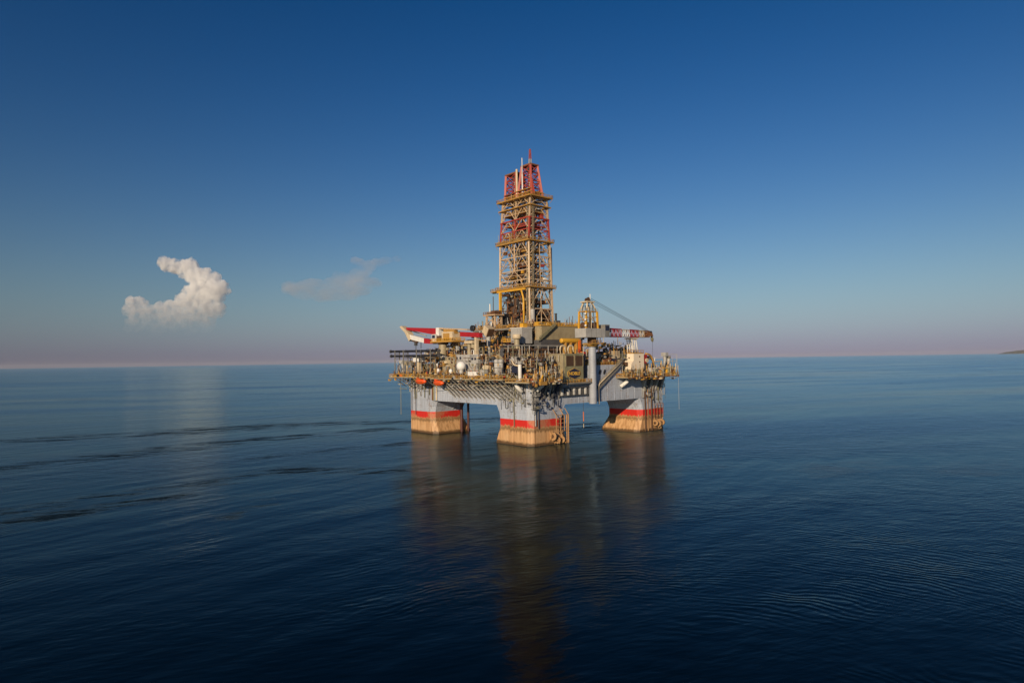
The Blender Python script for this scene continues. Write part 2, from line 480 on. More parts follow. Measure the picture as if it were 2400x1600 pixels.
def land_mat():
    m, n, l, out = nt('headland')
    g = n.new('ShaderNodeNewGeometry'); b = n.new('ShaderNodeBsdfPrincipled')
    a = noise(n, l, g.outputs['Position'], 0.012, 5, 0.6)
    l.new(mixc(n, l, ramp(n, l, a, 0.4, 0.62), (0.045, 0.06, 0.028), (0.16, 0.13, 0.09)), b.inputs['Base Color'])
    b.inputs['Roughness'].default_value = 0.95
    l.new(b.outputs[0], out.inputs['Surface']); MATS['land'] = m
land_mat()
# low wooded headland on the right horizon
V, F = [], []
P0, P1 = Vector((24000, 4720, 0)), Vector((24800, -2600, 0))
NU, NV = 70, 16
ax = (P1 - P0).normalized(); pr = Vector((-ax.y, ax.x, 0))
if pr.dot(Vector((CAM.x, CAM.y, 0)) - P0) > 0: pr = -pr
for i in range(NU + 1):
    for j in range(NV + 1):
        u, v = i / NU, j / NV
        p = P0 + ax * ((P1 - P0).length * u) + pr * (1900 * (v - 0.5))
        prof = min(1, u * 6.5) ** 0.8 * (0.75 + 0.5 * mnoise.fractal(Vector((u * 7, v * 2, 3)), 1, 2, 4) + 0.5 * u)
        h = 205 * prof * math.sin(math.pi * v) ** 0.7 + 16 * mnoise.noise(Vector((u * 60, v * 12, 1)))
        if j in (0, NV) or i in (0,): h = -4
        V.append(p + Vector((0, 0, h)))
for i in range(NU):
    for j in range(NV):
        a = i * (NV + 1) + j
        F.append((a, a + 1, a + NV + 2, a + NV + 1))
headland = raw('headland', 'land', None, V, F, True)
headland['kind'] = 'structure'

# ------------------------------------------------------------------ rig hull
SX, SY, HX, HY, CH = 31.0, 30.5, 8.7, 9.05, 1.8
ZB, ZD = 14.0, 23.3
hull = thing('semi_submersible_hull', 'grey drilling rig hull standing on four columns with red bands above the sea', 'oil rig', (0, 0, 0))

def ring(cx, cy, z, xi, yi, sx, sy):
    """chamfered plan; xi / yi push the inner faces (towards the rig centre) further in"""
    x0, x1, y0, y1 = cx - HX, cx + HX, cy - HY, cy + HY
    if sx < 0: x1 += xi
    else: x0 -= xi
    if sy < 0: y1 += yi
    else: y0 -= yi
    c = CH
    return [(x0, y1 - c, z), (x0, y0 + c, z), (x0 + c, y0, z), (x1 - c, y0, z), (x1, y0 + c, z), (x1, y1 - c, z), (x1 - c, y1, z), (x0 + c, y1, z)]

for sx_, sy_ in ((-1, -1), (-1, 1), (1, -1), (1, 1)):
    V, F = [], []
    levels = [(-9, 3.2), (0.15, 2.4), (1.2, 2.1), (2.6, 1.5), (4.2, 0.75), (5.6, 0.15), (6.3, 0), (9.4, 0), (11.4, 0.5), (12.9, 1.3), (ZB + 0.05, 2.0)]
    for z, e in levels:
        # the haunch under the deck widens along the side walls, the foot flares towards the pontoons
        V += ring(sx_ * SX, sy_ * SY, z, e, e, sx_, sy_)
    for i in range(len(levels) - 1):
        for k in range(8):
            F.append((i * 8 + k, i * 8 + (k + 1) % 8, (i + 1) * 8 + (k + 1) % 8, (i + 1) * 8 + k))
    F.append(tuple(range(8))); F.append(tuple(range((len(levels) - 1) * 8, len(levels) * 8)))
    col = raw('column', 'hull', hull, V, F)
    cx, cy = sx_ * SX, sy_ * SY
    # rubbing toe rail near the water on the inner feet
    zt = 0.75
    e = 2.3
    rr = ring(cx, cy, zt, e, e, sx_, sy_)

# deck box with chamfered corners, side plating
c = CH
oct_ = [(-SX - HX, SY + HY - c), (-SX - HX, -SY - HY + c), (-SX - HX + c, -SY - HY), (SX + HX - c, -SY - HY),
        (SX + HX, -SY - HY + c), (SX + HX, SY + HY - c), (SX + HX - c, SY + HY), (-SX - HX + c, SY + HY)]
prism('deck_box', 'hull', hull, oct_, 'z', ZB, ZD)
# raised side tank on the right-hand wall, with two oval openings
box('side_tank', 'hull', hull, -8.2, 10.8, -39.47, -30, ZD, 28.1)
for xo in (-2.4, 0.2):
    M = Matrix.Translation((xo, -39.6, 25.4)) @ Matrix.Rotation(R(90), 4, 'X') @ Matrix.Rotation(R(-28), 4, 'Z') @ Matrix.Diagonal((0.45, 1.0, 0.35, 1))
    put('opening', unit('cyl', 'black', 16), M, hull)
# stiffener flats on the visible walls
for y in [v * 3.55 - 18.5 for v in range(12)]:
    box('stiffener', 'hull', hull, -39.86, -39.68, y, y + 0.16, ZB + 0.1, 22.8)
for x in [v * 4.2 - 19 for v in range(10)]:
    box('stiffener', 'hull', hull, x, x + 0.14, -39.68, -39.53, ZB + 0.1, 20.0)

# ---- walkways cantilevered from the hull
def slab(x0, x1, y0, y1, z, mat='beige', th=0.35):
    return box('walkway', mat, hull, x0, x1, y0, y1, z - th, z)
ZW = 23.75
slab(-46.6, -39.4, -33.0, 12.0, ZW)
slab(-46.6, -39.4, 12.05, 44.5, ZW + 0.35)
slab(-45.5, -39.4, -45.6, -33.05, 22.9)
slab(-39.35, -29.6, -45.6, -39.3, 22.9)
slab(-39.35, -24.0, 39.3, 44.5, ZW + 0.35)
slab(7.0, 41.4, -45.8, -39.3, 23.1)
slab(39.5, 45.0, -39.25, -18, 23.1)
slab(-24.0, -10.5, -42.6, -39.3, 21.95, 'midgrey', 0.5)
# edge beams
for a in ((-46.6, -33.0, -46.6, 12.0, ZW), (-46.6, 12.05, -46.6, 44.5, ZW + .35), (-45.5, -45.6, -45.5, -33.1, 22.9)):
    bar('edge_beam', 'beige', hull, (a[0] - .1, a[1], a[4] - .2), (a[2] - .1, a[3], a[4] - .2), 0.13, True, r2_=0.22)
for a in ((-45.5, -45.7, -29.6, 22.9), (7, -45.9, 41.4, 23.1)):
    bar('edge_beam', 'rust', hull, (a[0], a[1], a[3] - .2), (a[2], a[1], a[3] - .2), 0.13, True, r2_=0.22)
railing('ochre', hull, [(-39.6, 44.4, ZW + .35), (-46.5, 44.4, ZW + .35), (-46.5, 12.1, ZW + .35)], t=.07)
railing('ochre', hull, [(-46.5, 12.0, ZW), (-46.5, -33, ZW)], t=.07)
railing('ochre', hull, [(-45.4, -33.1, 22.9), (-45.4, -45.5, 22.9), (-29.7, -45.5, 22.9), (-29.7, -39.7, 22.9)], t=.07)
railing('ochre', hull, [(7.1, -39.8, 23.1), (7.1, -45.7, 23.1), (41.3, -45.7, 23.1), (41.3, -39.6, 23.1)], t=.07)
railing('ochre', hull, [(-23.9, -42.5, 21.95), (-10.6, -42.5, 21.95)], t=.07)

# knee braces and truss under the long left-hand walkway; they cast the lattice of shadows on the hull
ys = [-31.5 + 2.72 * k for k in range(16)]
for i, y in enumerate(ys):
    bar('knee_brace', 'midgrey', hull, (-46.3, y, ZW - .35), (-39.95, y - 5.2, 16.2), 0.17, seg=6)
    bar('knee_brace', 'midgrey', hull, (-43.6, y, ZW - .35), (-39.95, y - 3.4, 18.6), 0.13, seg=6)
    bar('cross_beam', 'darkgrey', hull, (-46.4, y, ZW - .5), (-39.7, y, ZW - .5), 0.13, True, r2_=0.2)
    if i < len(ys) - 1:
        bar('truss_diagonal', 'midgrey', hull, (-46.3, y, ZW - .5), (-44.0, y + 2.72, 21.4), 0.11, seg=6)
        bar('truss_diagonal', 'palegrey', hull, (-44.0, y + 2.72, 21.4), (-40.0, y - 3.0, 15.4), 0.13, seg=6)
        bar('truss_diagonal', 'midgrey', hull, (-41.6, y + 1.3, 21.8), (-40.0, y - 1.6, 18.4), 0.1, seg=6)
bar('truss_chord', 'beige', hull, (-44.0, ys[0], 21.4), (-44.0, ys[-1], 21.4), 0.15, seg=8)
bar('truss_chord', 'midgrey', hull, (-41.6, ys[0], 19.3), (-41.6, ys[-1], 19.3), 0.12, seg=8)
for y in (14, 18, 22, 26, 30, 34, 38, 42):
    bar('knee_brace', 'midgrey', hull, (-46.2, y, ZW), (-39.9, y - 0.8, 19.5), 0.16, seg=6)
for k in range(26):
    y = random.uniform(-29, 38); z = random.uniform(18.5, 22.6); ln = random.uniform(2, 7)
    x = random.uniform(-43.5, -40.1)
    bar('service_pipe', random.choice(['midgrey', 'olive', 'palegrey', 'darkgrey', 'rust']), hull, (x, y, z), (x, y + ln, z - random.uniform(-.3, .3)), random.uniform(.08, .16), seg=6)

# vertical service pipes, caissons and hoses hanging on the columns' outer faces
def wallpipes(n, face, a0, a1, zt, zlo, zhi, rr=(0.09, 0.22), mats=('grey', 'palegrey', 'midgrey', 'olive', 'darkgrey')):
    for k in range(n):
        a = a0 + (a1 - a0) * (k + random.uniform(.1, .9)) / n
        z = random.uniform(zlo, zhi); r = random.uniform(*rr); off = r + 0.12 + random.uniform(0, .25)
        m = random.choice(mats)
        if face == 'x': P = [(-39.7 - off, a, zt), (-39.7 - off, a, z)]
        else: P = [(a, -39.55 - off, zt), (a, -39.55 - off, z)]
        if random.random() < .45:
            q = P[-1]
            s = random.uniform(.9, 1.8)
            P += [(q[0], q[1] + s, q[2] - .25), (q[0], q[1] + s, q[2] + random.uniform(1.5, 5))] if face == 'x' else \
                 [(q[0] + s, q[1], q[2] - .25), (q[0] + s, q[1], q[2] + random.uniform(1.5, 5))]
        tube('caisson_pipe', m, hull, P, r, 0.5, 7)
wallpipes(13, 'x', -38, -24, 22.6, 11.5, 18)
wallpipes(12, 'x', 22, 37.5, 23.2, 13.5, 19, mats=('olive', 'grey', 'palegrey', 'midgrey', 'olive'))
wallpipes(9, 'y', 22.5, 38, 22.6, 11.5, 20, (.12, .26))
wallpipes(8, 'y', -39, -31, 22.2, 12.5, 19)
# long risers to the sea
for (x, y, zb, r, m) in ((-40.2, -31.5, 6.6, .15, 'olive'), (-40.2, 33.2, 7.5, .12, 'darkgrey'), (-40.9, 44.2, 7.0, .12, 'olive'),
                         (25.2, -40.0, 0.2, .26, 'brown'), (27.0, -40.0, 0.2, .14, 'growth'), (29.4, -40.1, 0.2, .30, 'brown'),
                         (-36.2, -40.0, 6.2, .2, 'darkgrey'), (-37.6, -40.0, 7.2, .24, 'palegrey'), (41.2, -45.6, 8.5, .06, 'palegrey')):
    vcyl('riser_pipe', m, hull, x, y, zb, 22.6, r, 8)
# rusty caissons on the shaded side of the left column
for x in (-26.2, -22.6):
    vcyl('riser_pipe', 'maroon', hull, x, 30.5 - HY - 2.7, -1, 13.9, 0.55 if x > -25 else .7, 10)
for x in (-29, -24.3, -21.2):
    bar('knee_brace', 'palegrey', hull, (x, 21.2, 10), (x + .9, 19.6, 13.95), .22, seg=6)

# mooring chain chutes below the corner decks
def chutes(xs, y0, zt, zb, mats):
    for i, x in enumerate(xs):
        m = mats[i % len(mats)]
        prism('chain_chute', m, hull, [(y0 - 2.4, zt), (y0, zt), (y0, zb), (y0 - .35, zb + .3)], 'x', x, x + .75)
chutes([24.2, 26.6, 28.4, 30.6, 32.4, 34.6, 36.4], -39.56, 22.7, 16.6, ['palegrey', 'darkgrey', 'palegrey', 'midgrey'])
chutes([-36.5, -35, -33.4, -31.4, -29.6, -27.6, -25.6], -39.56, 22.5, 16.2, ['darkgrey', 'navy', 'midgrey', 'palegrey'])
# bulwark shelf with five rounded bollards
box('shelf', 'darkgrey', hull, -25.3, -10.6, -41.3, -39.56, 19.9, 20.25)
box('shelf', 'darkgrey', hull, -25.3, -10.6, -40.7, -39.56, 17.0, 17.3)
for x in (-24.5, -21.3, -18.2, -15.1, -12.0):
    vcyl('bollard', 'palegrey', hull, x, -40.3, 17.35, 19.88, 0.72, 14)
    box('gusset', 'darkgrey', hull, x + 1.15, x + 1.5, -40.9, -39.56, 17.32, 19.88)
# curved white scoop vents
for (p, q) in (((9.2, -40.2, 19.3), (11.5, -41.8, 22.4)), ((-38.0, -41.0, 19.6), (-36.2, -42.4, 22.6)), ((-41.2, -37.2, 19.2), (-42.8, -36.0, 22.6))):
    tube('scoop_vent', 'white', hull, [p, (q[0], q[1], (p[2] + q[2]) / 2 + .4), q], 0.75, 2.0, 10)

# inclined stair band and cream drain pipe on the right-hand wall
prism('stair_shadow_band', 'midgrey', hull, [(-5.6, 19.0), (-4.3, 18.6), (9.9, 28.0), (9.9, 29.6)], 'y', -40.7, -39.55)  # grey wedge takes in the dark diagonal shadow along the stair
tube('drain_and_shadow_strip', 'cream', hull, [(-4.9, -41.0, 13.2), (-4.9, -41.0, 20.6), (9.6, -41.0, 29.4)], 0.24, 0.8)
vcyl('drain_and_shadow_strip', 'darkgrey', hull, -6.3, -40.1, 13.6, 27.5, 0.35, 10)  # dark strip: the crane pedestal's cast shadow modelled as an upright bar
railing('beige', hull, [(-4.3, -40.8, 20.6), (9.6, -40.8, 29.8)], t=.05)

# boat landing frame on the front column, fairleads on front and right columns
def landing(x0, x1, y, z0, z1, nv, nh, mat, r=.16):
    for k in range(nv):
        x = x0 + (x1 - x0) * k / (nv - 1); bar('landing_post', mat, hull, (x, y, z0), (x, y, z1), r, seg=6)
    for k in range(nh):
        z = z0 + (z1 - z0) * k / (nh - 1); bar('landing_rail', mat, hull, (x0, y, z), (x1, y, z), r * .8, seg=6)
landing(-28.6, -22.4, -41.3, 4.6, 10.4, 4, 5, 'growth')
for x in (-28.6, -25, -22.4):
    bar('landing_post', 'growth', hull, (x, -41.3, 10.4), (x, -39.5, 12.6), .16, seg=6)
for x in (-23.2, -22.4):
    bar('landing_post', 'growth', hull, (x, -41.3, 0.1), (x, -41.3, 10.4), .24, seg=8)
landing(30.2, 36.4, -40.9, 5.6, 11.3, 4, 4, 'rust', .14)
def fairlead(x, y, z, r, mat='growth'):
    M = Matrix.Translation((x, y, z)) @ Matrix.Rotation(R(90), 4, 'Y') @ Matrix.Diagonal((r, r, .8, 1))
    put('fairlead_sheave', unit('cyl', mat, 20), M, hull)
    M = Matrix.Translation((x, y, z)) @ Matrix.Rotation(R(90), 4, 'Y') @ Matrix.Diagonal((r * .45, r * .45, 1.5, 1))
    put('fairlead_hub', unit('cyl', 'brown', 12), M, hull)
    prism('fairlead_bracket', mat, hull, [(-39.4, z + r * 1.5), (y - .2, z + r * .2), (y + .2, z - r * .3), (-39.4, z - r * 1.4)], 'x', x - .75, x - .5)
    prism('fairlead_bracket', mat, hull, [(-39.4, z + r * 1.5), (y - .2, z + r * .2), (y + .2, z - r * .3), (-39.4, z - r * 1.4)], 'x', x + .5, x + .75)
for x, z, r in ((-29.6, 3.0, 1.5), (-27.2, 1.4, 1.2), (-25.0, 1.5, 1.25), (31.2, 3.2, 1.2), (33.4, 2.8, 1.3), (35.8, 3.2, 1.2)):
    fairlead(x, -40.7, z, r)
for (a, b) in (((-30.6, -41, 5.0), (-27.0, -41.3, .2)), ((-26.4, -41, 4.6), (-24, -41.4, .2)), ((30.4, -40.6, 5.5), (33.2, -41, .6)), ((36.3, -40.6, 5.6), (34.2, -41, .6))):
    bar('landing_post', 'growth', hull, a, b, .2, seg=6)
# staging and ladders on the front corner
for (x, y, z0, z1) in ((-39.0, -40.6, 11.5, 22.4), (-37.4, -40.6, 13.0, 22.4)):
    ladder('palegrey', hull, (x, y, z0), (x, y, z1), 1.1, (1, 0, 0))
for z in (13.2, 15.4, 17.6, 19.8):
    box('staging_platform', 'midgrey', hull, -39.6, -36.6, -41.4, -39.56, z, z + .12)
    railing('palegrey', hull, [(-39.6, -41.4, z + .12), (-36.6, -41.4, z + .12)], 1.0, 1.0, .05)
ladder('grey', hull, (-40.1, 36.6, 9.5), (-40.1, 36.6, 23), 1.0, (0, 1, 0))
# yellow-and-rust hoses at the left column
for y, m in ((17.5, 'cream'), (20.6, 'rust'), (19.6, 'olive')):
    vcyl('riser_pipe', m, hull, -40.0, y, 14.2, 22.8, .28, 8)

# ---- upper structure carried by the hull
box('upper_deck', 'darkgrey', hull, -32, 36, -30, 30, 30.6, 31.4)
box('upper_deck', 'darkgrey', hull, -37.5, -32.05, -24, 37, 30.2, 31.0)
# deckhouse walls in behind the walkways
box('deckhouse_wall', 'palegrey', hull, -38.6, -33, -9.0, 5.6, ZD + .02, 33.0)
box('deckhouse_wall', 'beige', hull, -38.9, -34, 6.2, 14.5, ZD + .02, 32.2)
box('deckhouse_wall', 'darkgrey', hull, -37.6, -33, -21, -9.2, ZD + .02, 30.0)
box('deckhouse_wall', 'olive', hull, -38.3, -37.55, -20.8, -19.6, ZD + .02, 31.4)
box('deckhouse_wall', 'darkgrey', hull, -35.5, -33, -37, -21.2, ZD + .02, 29.8)
box('deckhouse_wall', 'darkgrey', hull, -33, -24.4, -34.0, -32.2, ZD + .02, 30.4)
box('deckhouse_wall', 'midgrey', hull, -36, -33, 15, 38, ZD + .02, 29.5)
box('deckhouse_wall', 'beige', hull, 11, 36, -33, -30.1, ZD + .02, 29.6)
box('deckhouse_wall', 'darkgrey', hull, 10.9, 20, -36.5, -33.1, ZD + .02, 30.2)
for (y0, y1, z0, z1) in ((-17.5, -10, 28.2, 29.6), (-16.8, -11, 25.8, 26.8)):
    for k in range(8):
        z = z0 + (z1 - z0) * k / 8; box('louvre_slat', 'louvre', hull, -37.85, -37.62, y0, y1, z, z + .1)
# windows and doors in the grey wall by the radome
for (y, z) in ((4.2, 31.2), (1.8, 31.2), (-6.0, 30.8), (-7.8, 30.8)):
    box('window', 'navy', hull, -38.72, -38.6, y, y + 1.1, z, z + .9)
box('door', 'brown', hull, -38.74, -38.6, -4.6, -3.5, ZD + .5, 26)

def clutter(n, xr, yr, zr, mats, big=(.3, 1.1)):
    """small fittings welded to the decks: lockers, valve blocks, pipe runs, stanchions"""
    for k in range(n):
        x, y, z = random.uniform(*xr), random.uniform(*yr), random.uniform(*zr)
        m = random.choice(mats); s = random.uniform(*big)
        t = random.random()
        if t < .3:
            box('locker', m, hull, x - s, x + s * random.uniform(.5, 1.2), y - s * random.uniform(.5, 1.4), y + s, z, z + s * random.uniform(.8, 1.9))
        elif t < .5:
            vcyl('stanchion', m, hull, x, y, z, z + s * random.uniform(2, 4.5), s * .22, 8)
        elif t < .75:
            L = s * random.uniform(2, 6)
            d = random.choice([(1, 0, 0), (0, 1, 0), (0, 1, 0), (0, .8, .6), (.8, 0, -.6)])
            tube('pipe_run', m, hull, [(x, y, z), (x + d[0] * L, y + d[1] * L, z + d[2] * L + s), (x + d[0] * L, y + d[1] * L, z + d[2] * L + s * 3)], s * .22, .6, 6)
        elif t < .88:
            vcyl('pot', m, hull, x, y, z, z + s * 1.5, s * .6, 12)
        else:
            ball('valve', m, hull, (x, y, z + s * .5), s * .5)
WARM = ['ochre', 'yellow', 'rust', 'ochre', 'brown', 'cream', 'beige', 'orange', 'red', 'olive']
MIX = ['beige', 'palegrey', 'ochre', 'midgrey', 'brown', 'darkgrey', 'rust', 'olive', 'white', 'cream', 'black']
clutter(150, (-45.8, -39.6), (-31, 43.5), (ZW + .35, ZW + .4), WARM + ['beige', 'brown', 'ochre', 'black', 'darkgrey'], (.3, .95))
clutter(80, (-44.8, -30.2), (-45, -40), (22.9, 22.95), WARM + ['darkgrey', 'midgrey'], (.3, .9))
clutter(80, (8.5, 40), (-45, -41.2), (23.1, 23.15), WARM + ['olive', 'midgrey', 'beige', 'palegrey', 'brown', 'olive'], (.4, .95))
clutter(120, (-37, -33), (-23, 36), (31.0, 31.1), MIX, (.4, 1.3))
clutter(40, (-31, -4), (-29.6, -26), (31.4, 31.5), MIX, (.25, .6))
clutter(70, (-3, 34), (-29.5, -24), (31.4, 31.5), MIX + WARM, (.5, 1.6))
clutter(60, (-31, -20), (-24, 29), (31.4, 31.5), MIX + ['black', 'darkgrey', 'maroon'], (.5, 1.6))
clutter(36, (10, 34), (-38, -31), (29.6, 30.3), WARM + MIX, (.4, 1.1))
clutter(60, (-39.6, -38.2), (8, 38), (24.6, 30.0), MIX + ['brown', 'black', 'olive'], (.3, .9))
clutter(50, (-38.5, -35.6), (-38, -21.5), (23.4, 29.0), MIX + ['black', 'darkgrey', 'brown'], (.3, .9))
clutter(46, (-34, -25), (-39, -34.2), (23.3, 28.6), MIX + ['black', 'darkgrey', 'black'], (.3, .9))
clutter(60, (-8, 10.5), (-38.5, -31), (28.1, 28.2), WARM + MIX, (.5, 1.6))
railing('ochre', hull, [(-37.4, 37, 31.0), (-37.4, -24, 31.0)], t=.06)
railing('ochre', hull, [(-31.9, -29.9, 31.4), (35.9, -29.9, 31.4)], t=.06)
railing('ochre', hull, [(-8.1, -39.3, 28.1), (10.7, -39.3, 28.1)], t=.06)

def fittings(name, parent, n, xr, yr, zr, mats, sz=(.12, .5), seed=1, vert=.3):
    """a mass of small welded fittings, too small to tell apart: valve blocks, cable trays, pipe runs, poles"""
    rg = random.Random(seed)
    V, F, MI = [], [], []
    ms = sorted(set(mats))
    def bx(c, h, mi):
        i0 = len(V)
        for a in (-1, 1):
            for b_ in (-1, 1):
                for d in (-1, 1): V.append((c[0] + a * h[0], c[1] + b_ * h[1], c[2] + d * h[2]))
        for f in ((0, 1, 3, 2), (4, 6, 7, 5), (0, 4, 5, 1), (2, 3, 7, 6), (0, 2, 6, 4), (1, 5, 7, 3)):
            F.append(tuple(i0 + q for q in f)); MI.append(mi)
    def tb(pts, r, mi):
        v, f = sweep_data(pts, r, 6); i0 = len(V)
        V.extend(tuple(q) for q in v)
        for q in f: F.append(tuple(i0 + w for w in q)); MI.append(mi)
    for k in range(n):
        c = Vector((rg.uniform(*xr), rg.uniform(*yr), rg.uniform(*zr))); q = rg.uniform(*sz); mi = ms.index(rg.choice(mats)); t = rg.random()
        if t < .38: bx(c, (q * rg.uniform(.5, 1.3), q * rg.uniform(.5, 1.6), q * rg.uniform(.4, 1.5)), mi)
        elif t < .38 + vert: tb([c, c + Vector((0, 0, rg.uniform(1, 4)))], q * .3, mi)
        elif t < .9:
            d = rg.choice([Vector((1, 0, 0)), Vector((0, 1, 0)), Vector((0, 1, 0))]) * rg.uniform(1.5, 5)
            pts = rounded([c, c + d, c + d + Vector((0, 0, rg.uniform(-1.5, 1.8)))], .4, 3)
            tb(pts, q * .28, mi)
        else:
            e = Vector((0, rg.uniform(.5, 1.5), 0)); tb([c, c + e], q * .9, mi)
    me = bpy.data.meshes.new(name); me.from_pydata(V, [], F)
    for m_ in ms: me.materials.append(MATS[m_])
    me.polygons.foreach_set('material_index', MI)
    o = put(name, me, Matrix.Identity(4), parent); o['kind'] = 'stuff'
    return o
GOLD = ['ochre', 'ochre', 'rust', 'brown', 'beige', 'yellow', 'olive', 'cream', 'darkgrey', 'black', 'palegrey']
DARK = ['black', 'darkgrey', 'brown', 'maroon', 'midgrey', 'olive', 'rust', 'beige', 'palegrey', 'ochre']
fittings('deck_fittings', hull, 330, (-46.2, -39.2), (-31, 43.8), (ZW + .1, ZW + 2.2), GOLD, seed=2)
fittings('deck_fittings', hull, 80, (-39.6, -38.7), (-21, -9), (24.5, 32.5), DARK + ['cream'], (.12, .55), seed=3)
fittings('deck_fittings', hull, 34, (-39.2, -38.7), (-9, 6), (25, 32.0), DARK + ['palegrey', 'palegrey'], (.1, .35), seed=33)
fittings('deck_fittings', hull, 150, (-39.6, -38.7), (6, 39), (24.5, 32.5), DARK + ['cream'], (.12, .55), seed=34)
fittings('deck_fittings', hull, 300, (-39.5, -30), (-45.2, -40), (23.0, 25.6), GOLD, seed=4)
fittings('deck_fittings', hull, 300, (-38.8, -35), (-40, -21.5), (24, 31.6), DARK + ['black', 'brown', 'cream'], (.12, .5), seed=5, vert=.36)
fittings('deck_fittings', hull, 260, (-34.8, -25), (-40, -34), (23.4, 31.2), DARK + ['black', 'black', 'brown', 'palegrey'], (.12, .5), seed=6, vert=.36)
fittings('deck_fittings', hull, 210, (8, 26), (-45.4, -41.2), (23.2, 25.2), GOLD + ['olive', 'midgrey'], (.15, .5), seed=7, vert=.1)
fittings('deck_fittings', hull, 240, (25, 40.2), (-45.4, -40.8), (23.2, 26.8), GOLD + ['olive', 'midgrey', 'cream'], (.15, .6), seed=27)
fittings('deck_fittings', hull, 260, (-7.5, 16), (-39, -31), (28.2, 32.5), GOLD + DARK, (.15, .7), seed=8)
fittings('deck_fittings', hull, 420, (-37.2, -20), (-23, 36), (31.1, 36.5), DARK + GOLD, (.15, .6), seed=9)
fittings('deck_fittings', hull, 170, (-34, -3), (-30, -25), (31.4, 32.4), DARK + ['beige'], (.12, .45), seed=10, vert=.08)
fittings('deck_fittings', hull, 150, (-34, -3), (-19, -16.5), (31.4, 37.0), ['black', 'darkgrey', 'brown', 'maroon'], (.2, .7), seed=40)
fittings('deck_fittings', hull, 230, (-3, 34), (-30.5, -19), (31.4, 37.0), DARK + GOLD, (.15, .65), seed=41)
fittings('deck_fittings', hull, 120, (-47.0, -46.2), (-32, 44), (22.4, 24.6), GOLD, (.12, .45), seed=51)
fittings('deck_fittings', hull, 60, (-44, -30), (-46.3, -45.5), (21.8, 24.0), GOLD, (.12, .45), seed=52)
fittings('deck_fittings', hull, 90, (8, 40.5), (-46.5, -45.7), (21.8, 24.2), GOLD, (.12, .45), seed=53)
fittings('deck_fittings', hull, 160, (-46, -39.9), (-30, 40), (20.5, 23.3), ['olive', 'midgrey', 'darkgrey', 'palegrey', 'rust'], (.1, .35), seed=11)
fittings('deck_fittings', hull, 90, (-41.2, -39.9), (-44, -22), (13.5, 22.5), ['grey', 'midgrey', 'darkgrey', 'palegrey', 'olive'], (.1, .35), seed=12, vert=.6)
fittings('deck_fittings', hull, 120, (-39.5, -26), (-41.4, -39.7), (12.5, 22.5), ['midgrey', 'darkgrey', 'palegrey', 'navy', 'black'], (.1, .4), seed=13, vert=.55)
fittings('deck_fittings', hull, 80, (24, 39), (-41.0, -39.7), (12, 22.5), ['midgrey', 'darkgrey', 'palegrey', 'olive', 'brown'], (.1, .35), seed=14, vert=.55)

# pipe-rack gantry above the front deck: grey posts and rails
for i, x in enumerate((-36.4, -29.4, -25.6, -21.0, -15.5, -10.5, -3.5)):
    vcyl('gantry_post', 'palegrey', hull, x, -24.4, 23.35 if i == 0 else 31.4, 36.0, .17, 8)
    if i % 2 == 0: bar('gantry_post', 'midgrey', hull, (x, -19.6, 31.4), (x, -19.6, 36.0), .17, seg=8)
for z in (36.0, 31.9):
    bar('gantry_rail', 'palegrey', hull, (-36.4, -24.4, z), (-3.5, -24.4, z), .16, seg=8)
bar('gantry_rail', 'midgrey', hull, (-36.4, -19.6, 36), (-3.5, -19.6, 36), .16, seg=8)
for x0, x1 in ((-36.4, -29.4), (-29.4, -36.4)):
    bar('gantry_brace', 'palegrey', hull, (x0, -24.45, 24.0), (x1 if x1 < x0 else -36.4 + 3, -24.45, 31.6), .12, seg=6)
# X-braced corner tower beside the twin silos
for (a, b) in ((((-38.3, -27.6, 24)), (-38.3, -27.6, 31)), ((-38.3, -31.2, 23), (-38.3, -31.2, 31)), ((-38.3, -27.6, 24), (-38.3, -31.2, 27.4)), ((-38.3, -31.2, 24), (-38.3, -27.6, 27.4)),
               ((-38.3, -27.6, 27.4), (-38.3, -31.2, 31)), ((-38.3, -31.2, 27.4), (-38.3, -27.6, 31))):
    bar('gantry_brace', 'palegrey', hull, a, b, .15, seg=6)

# ------------------------------------------------------------------ drill floor and derrick
sub = thing('drill_floor', 'grey drill floor block under the derrick with ochre walkways', 'drill floor', (-0.5, 4.5, 31.4))
box('substructure', 'darkgrey', sub, -15, 12, -14, 22, 31.42, 37.5)
box('floor_slab', 'midgrey', sub, -17, 13, -16, 22, 43.2, 44.0)
for x in (-14.5, -8, 0, 6, 11.5):
    for y in (-14.5, 0, 20):
        box('support_post', 'midgrey', sub, x - .45, x + .45, y - .45, y + .45, 37.5, 43.2)
box('side_panel', 'darkgrey', sub, -11, 11, -11, 20, 37.52, 43.15)
box('walkway', 'ochre', sub, -17.6, -15.1, -12, 22, 38.0, 38.3)
box('walkway', 'ochre', sub, -17, -2, -18.8, -16.1, 38.0, 38.4)
railing('yellow', sub, [(-17.5, 22, 38.3), (-17.5, -12, 38.3)], t=.08)
railing('yellow', sub, [(-17, -18.7, 38.4), (-2, -18.7, 38.4)], t=.08)
railing('ochre', sub, [(-16.9, 22, 44), (-16.9, -15.9, 44), (12.9, -15.9, 44), (12.9, 10, 44)], t=.08)
random.seed(21)
for k in range(34):
    x, y = random.choice([(-16 + random.uniform(-.8, 3), random.uniform(-15, 21)), (random.uniform(-16, 12), -15 + random.uniform(-.8, 3))])
    s = random.uniform(.4, 1.2); z = random.choice([38.4, 44.0, 44.0])
    if random.random() < .5: box('locker', random.choice(MIX + ['ochre', 'yellow']), sub, x - s, x + s, y - s, y + s * .6, z, z + s * random.uniform(1, 2.6))
    else: vcyl('standpipe', random.choice(MIX + ['ochre']), sub, x, y, z, z + s * random.uniform(2, 5), s * .25, 8)

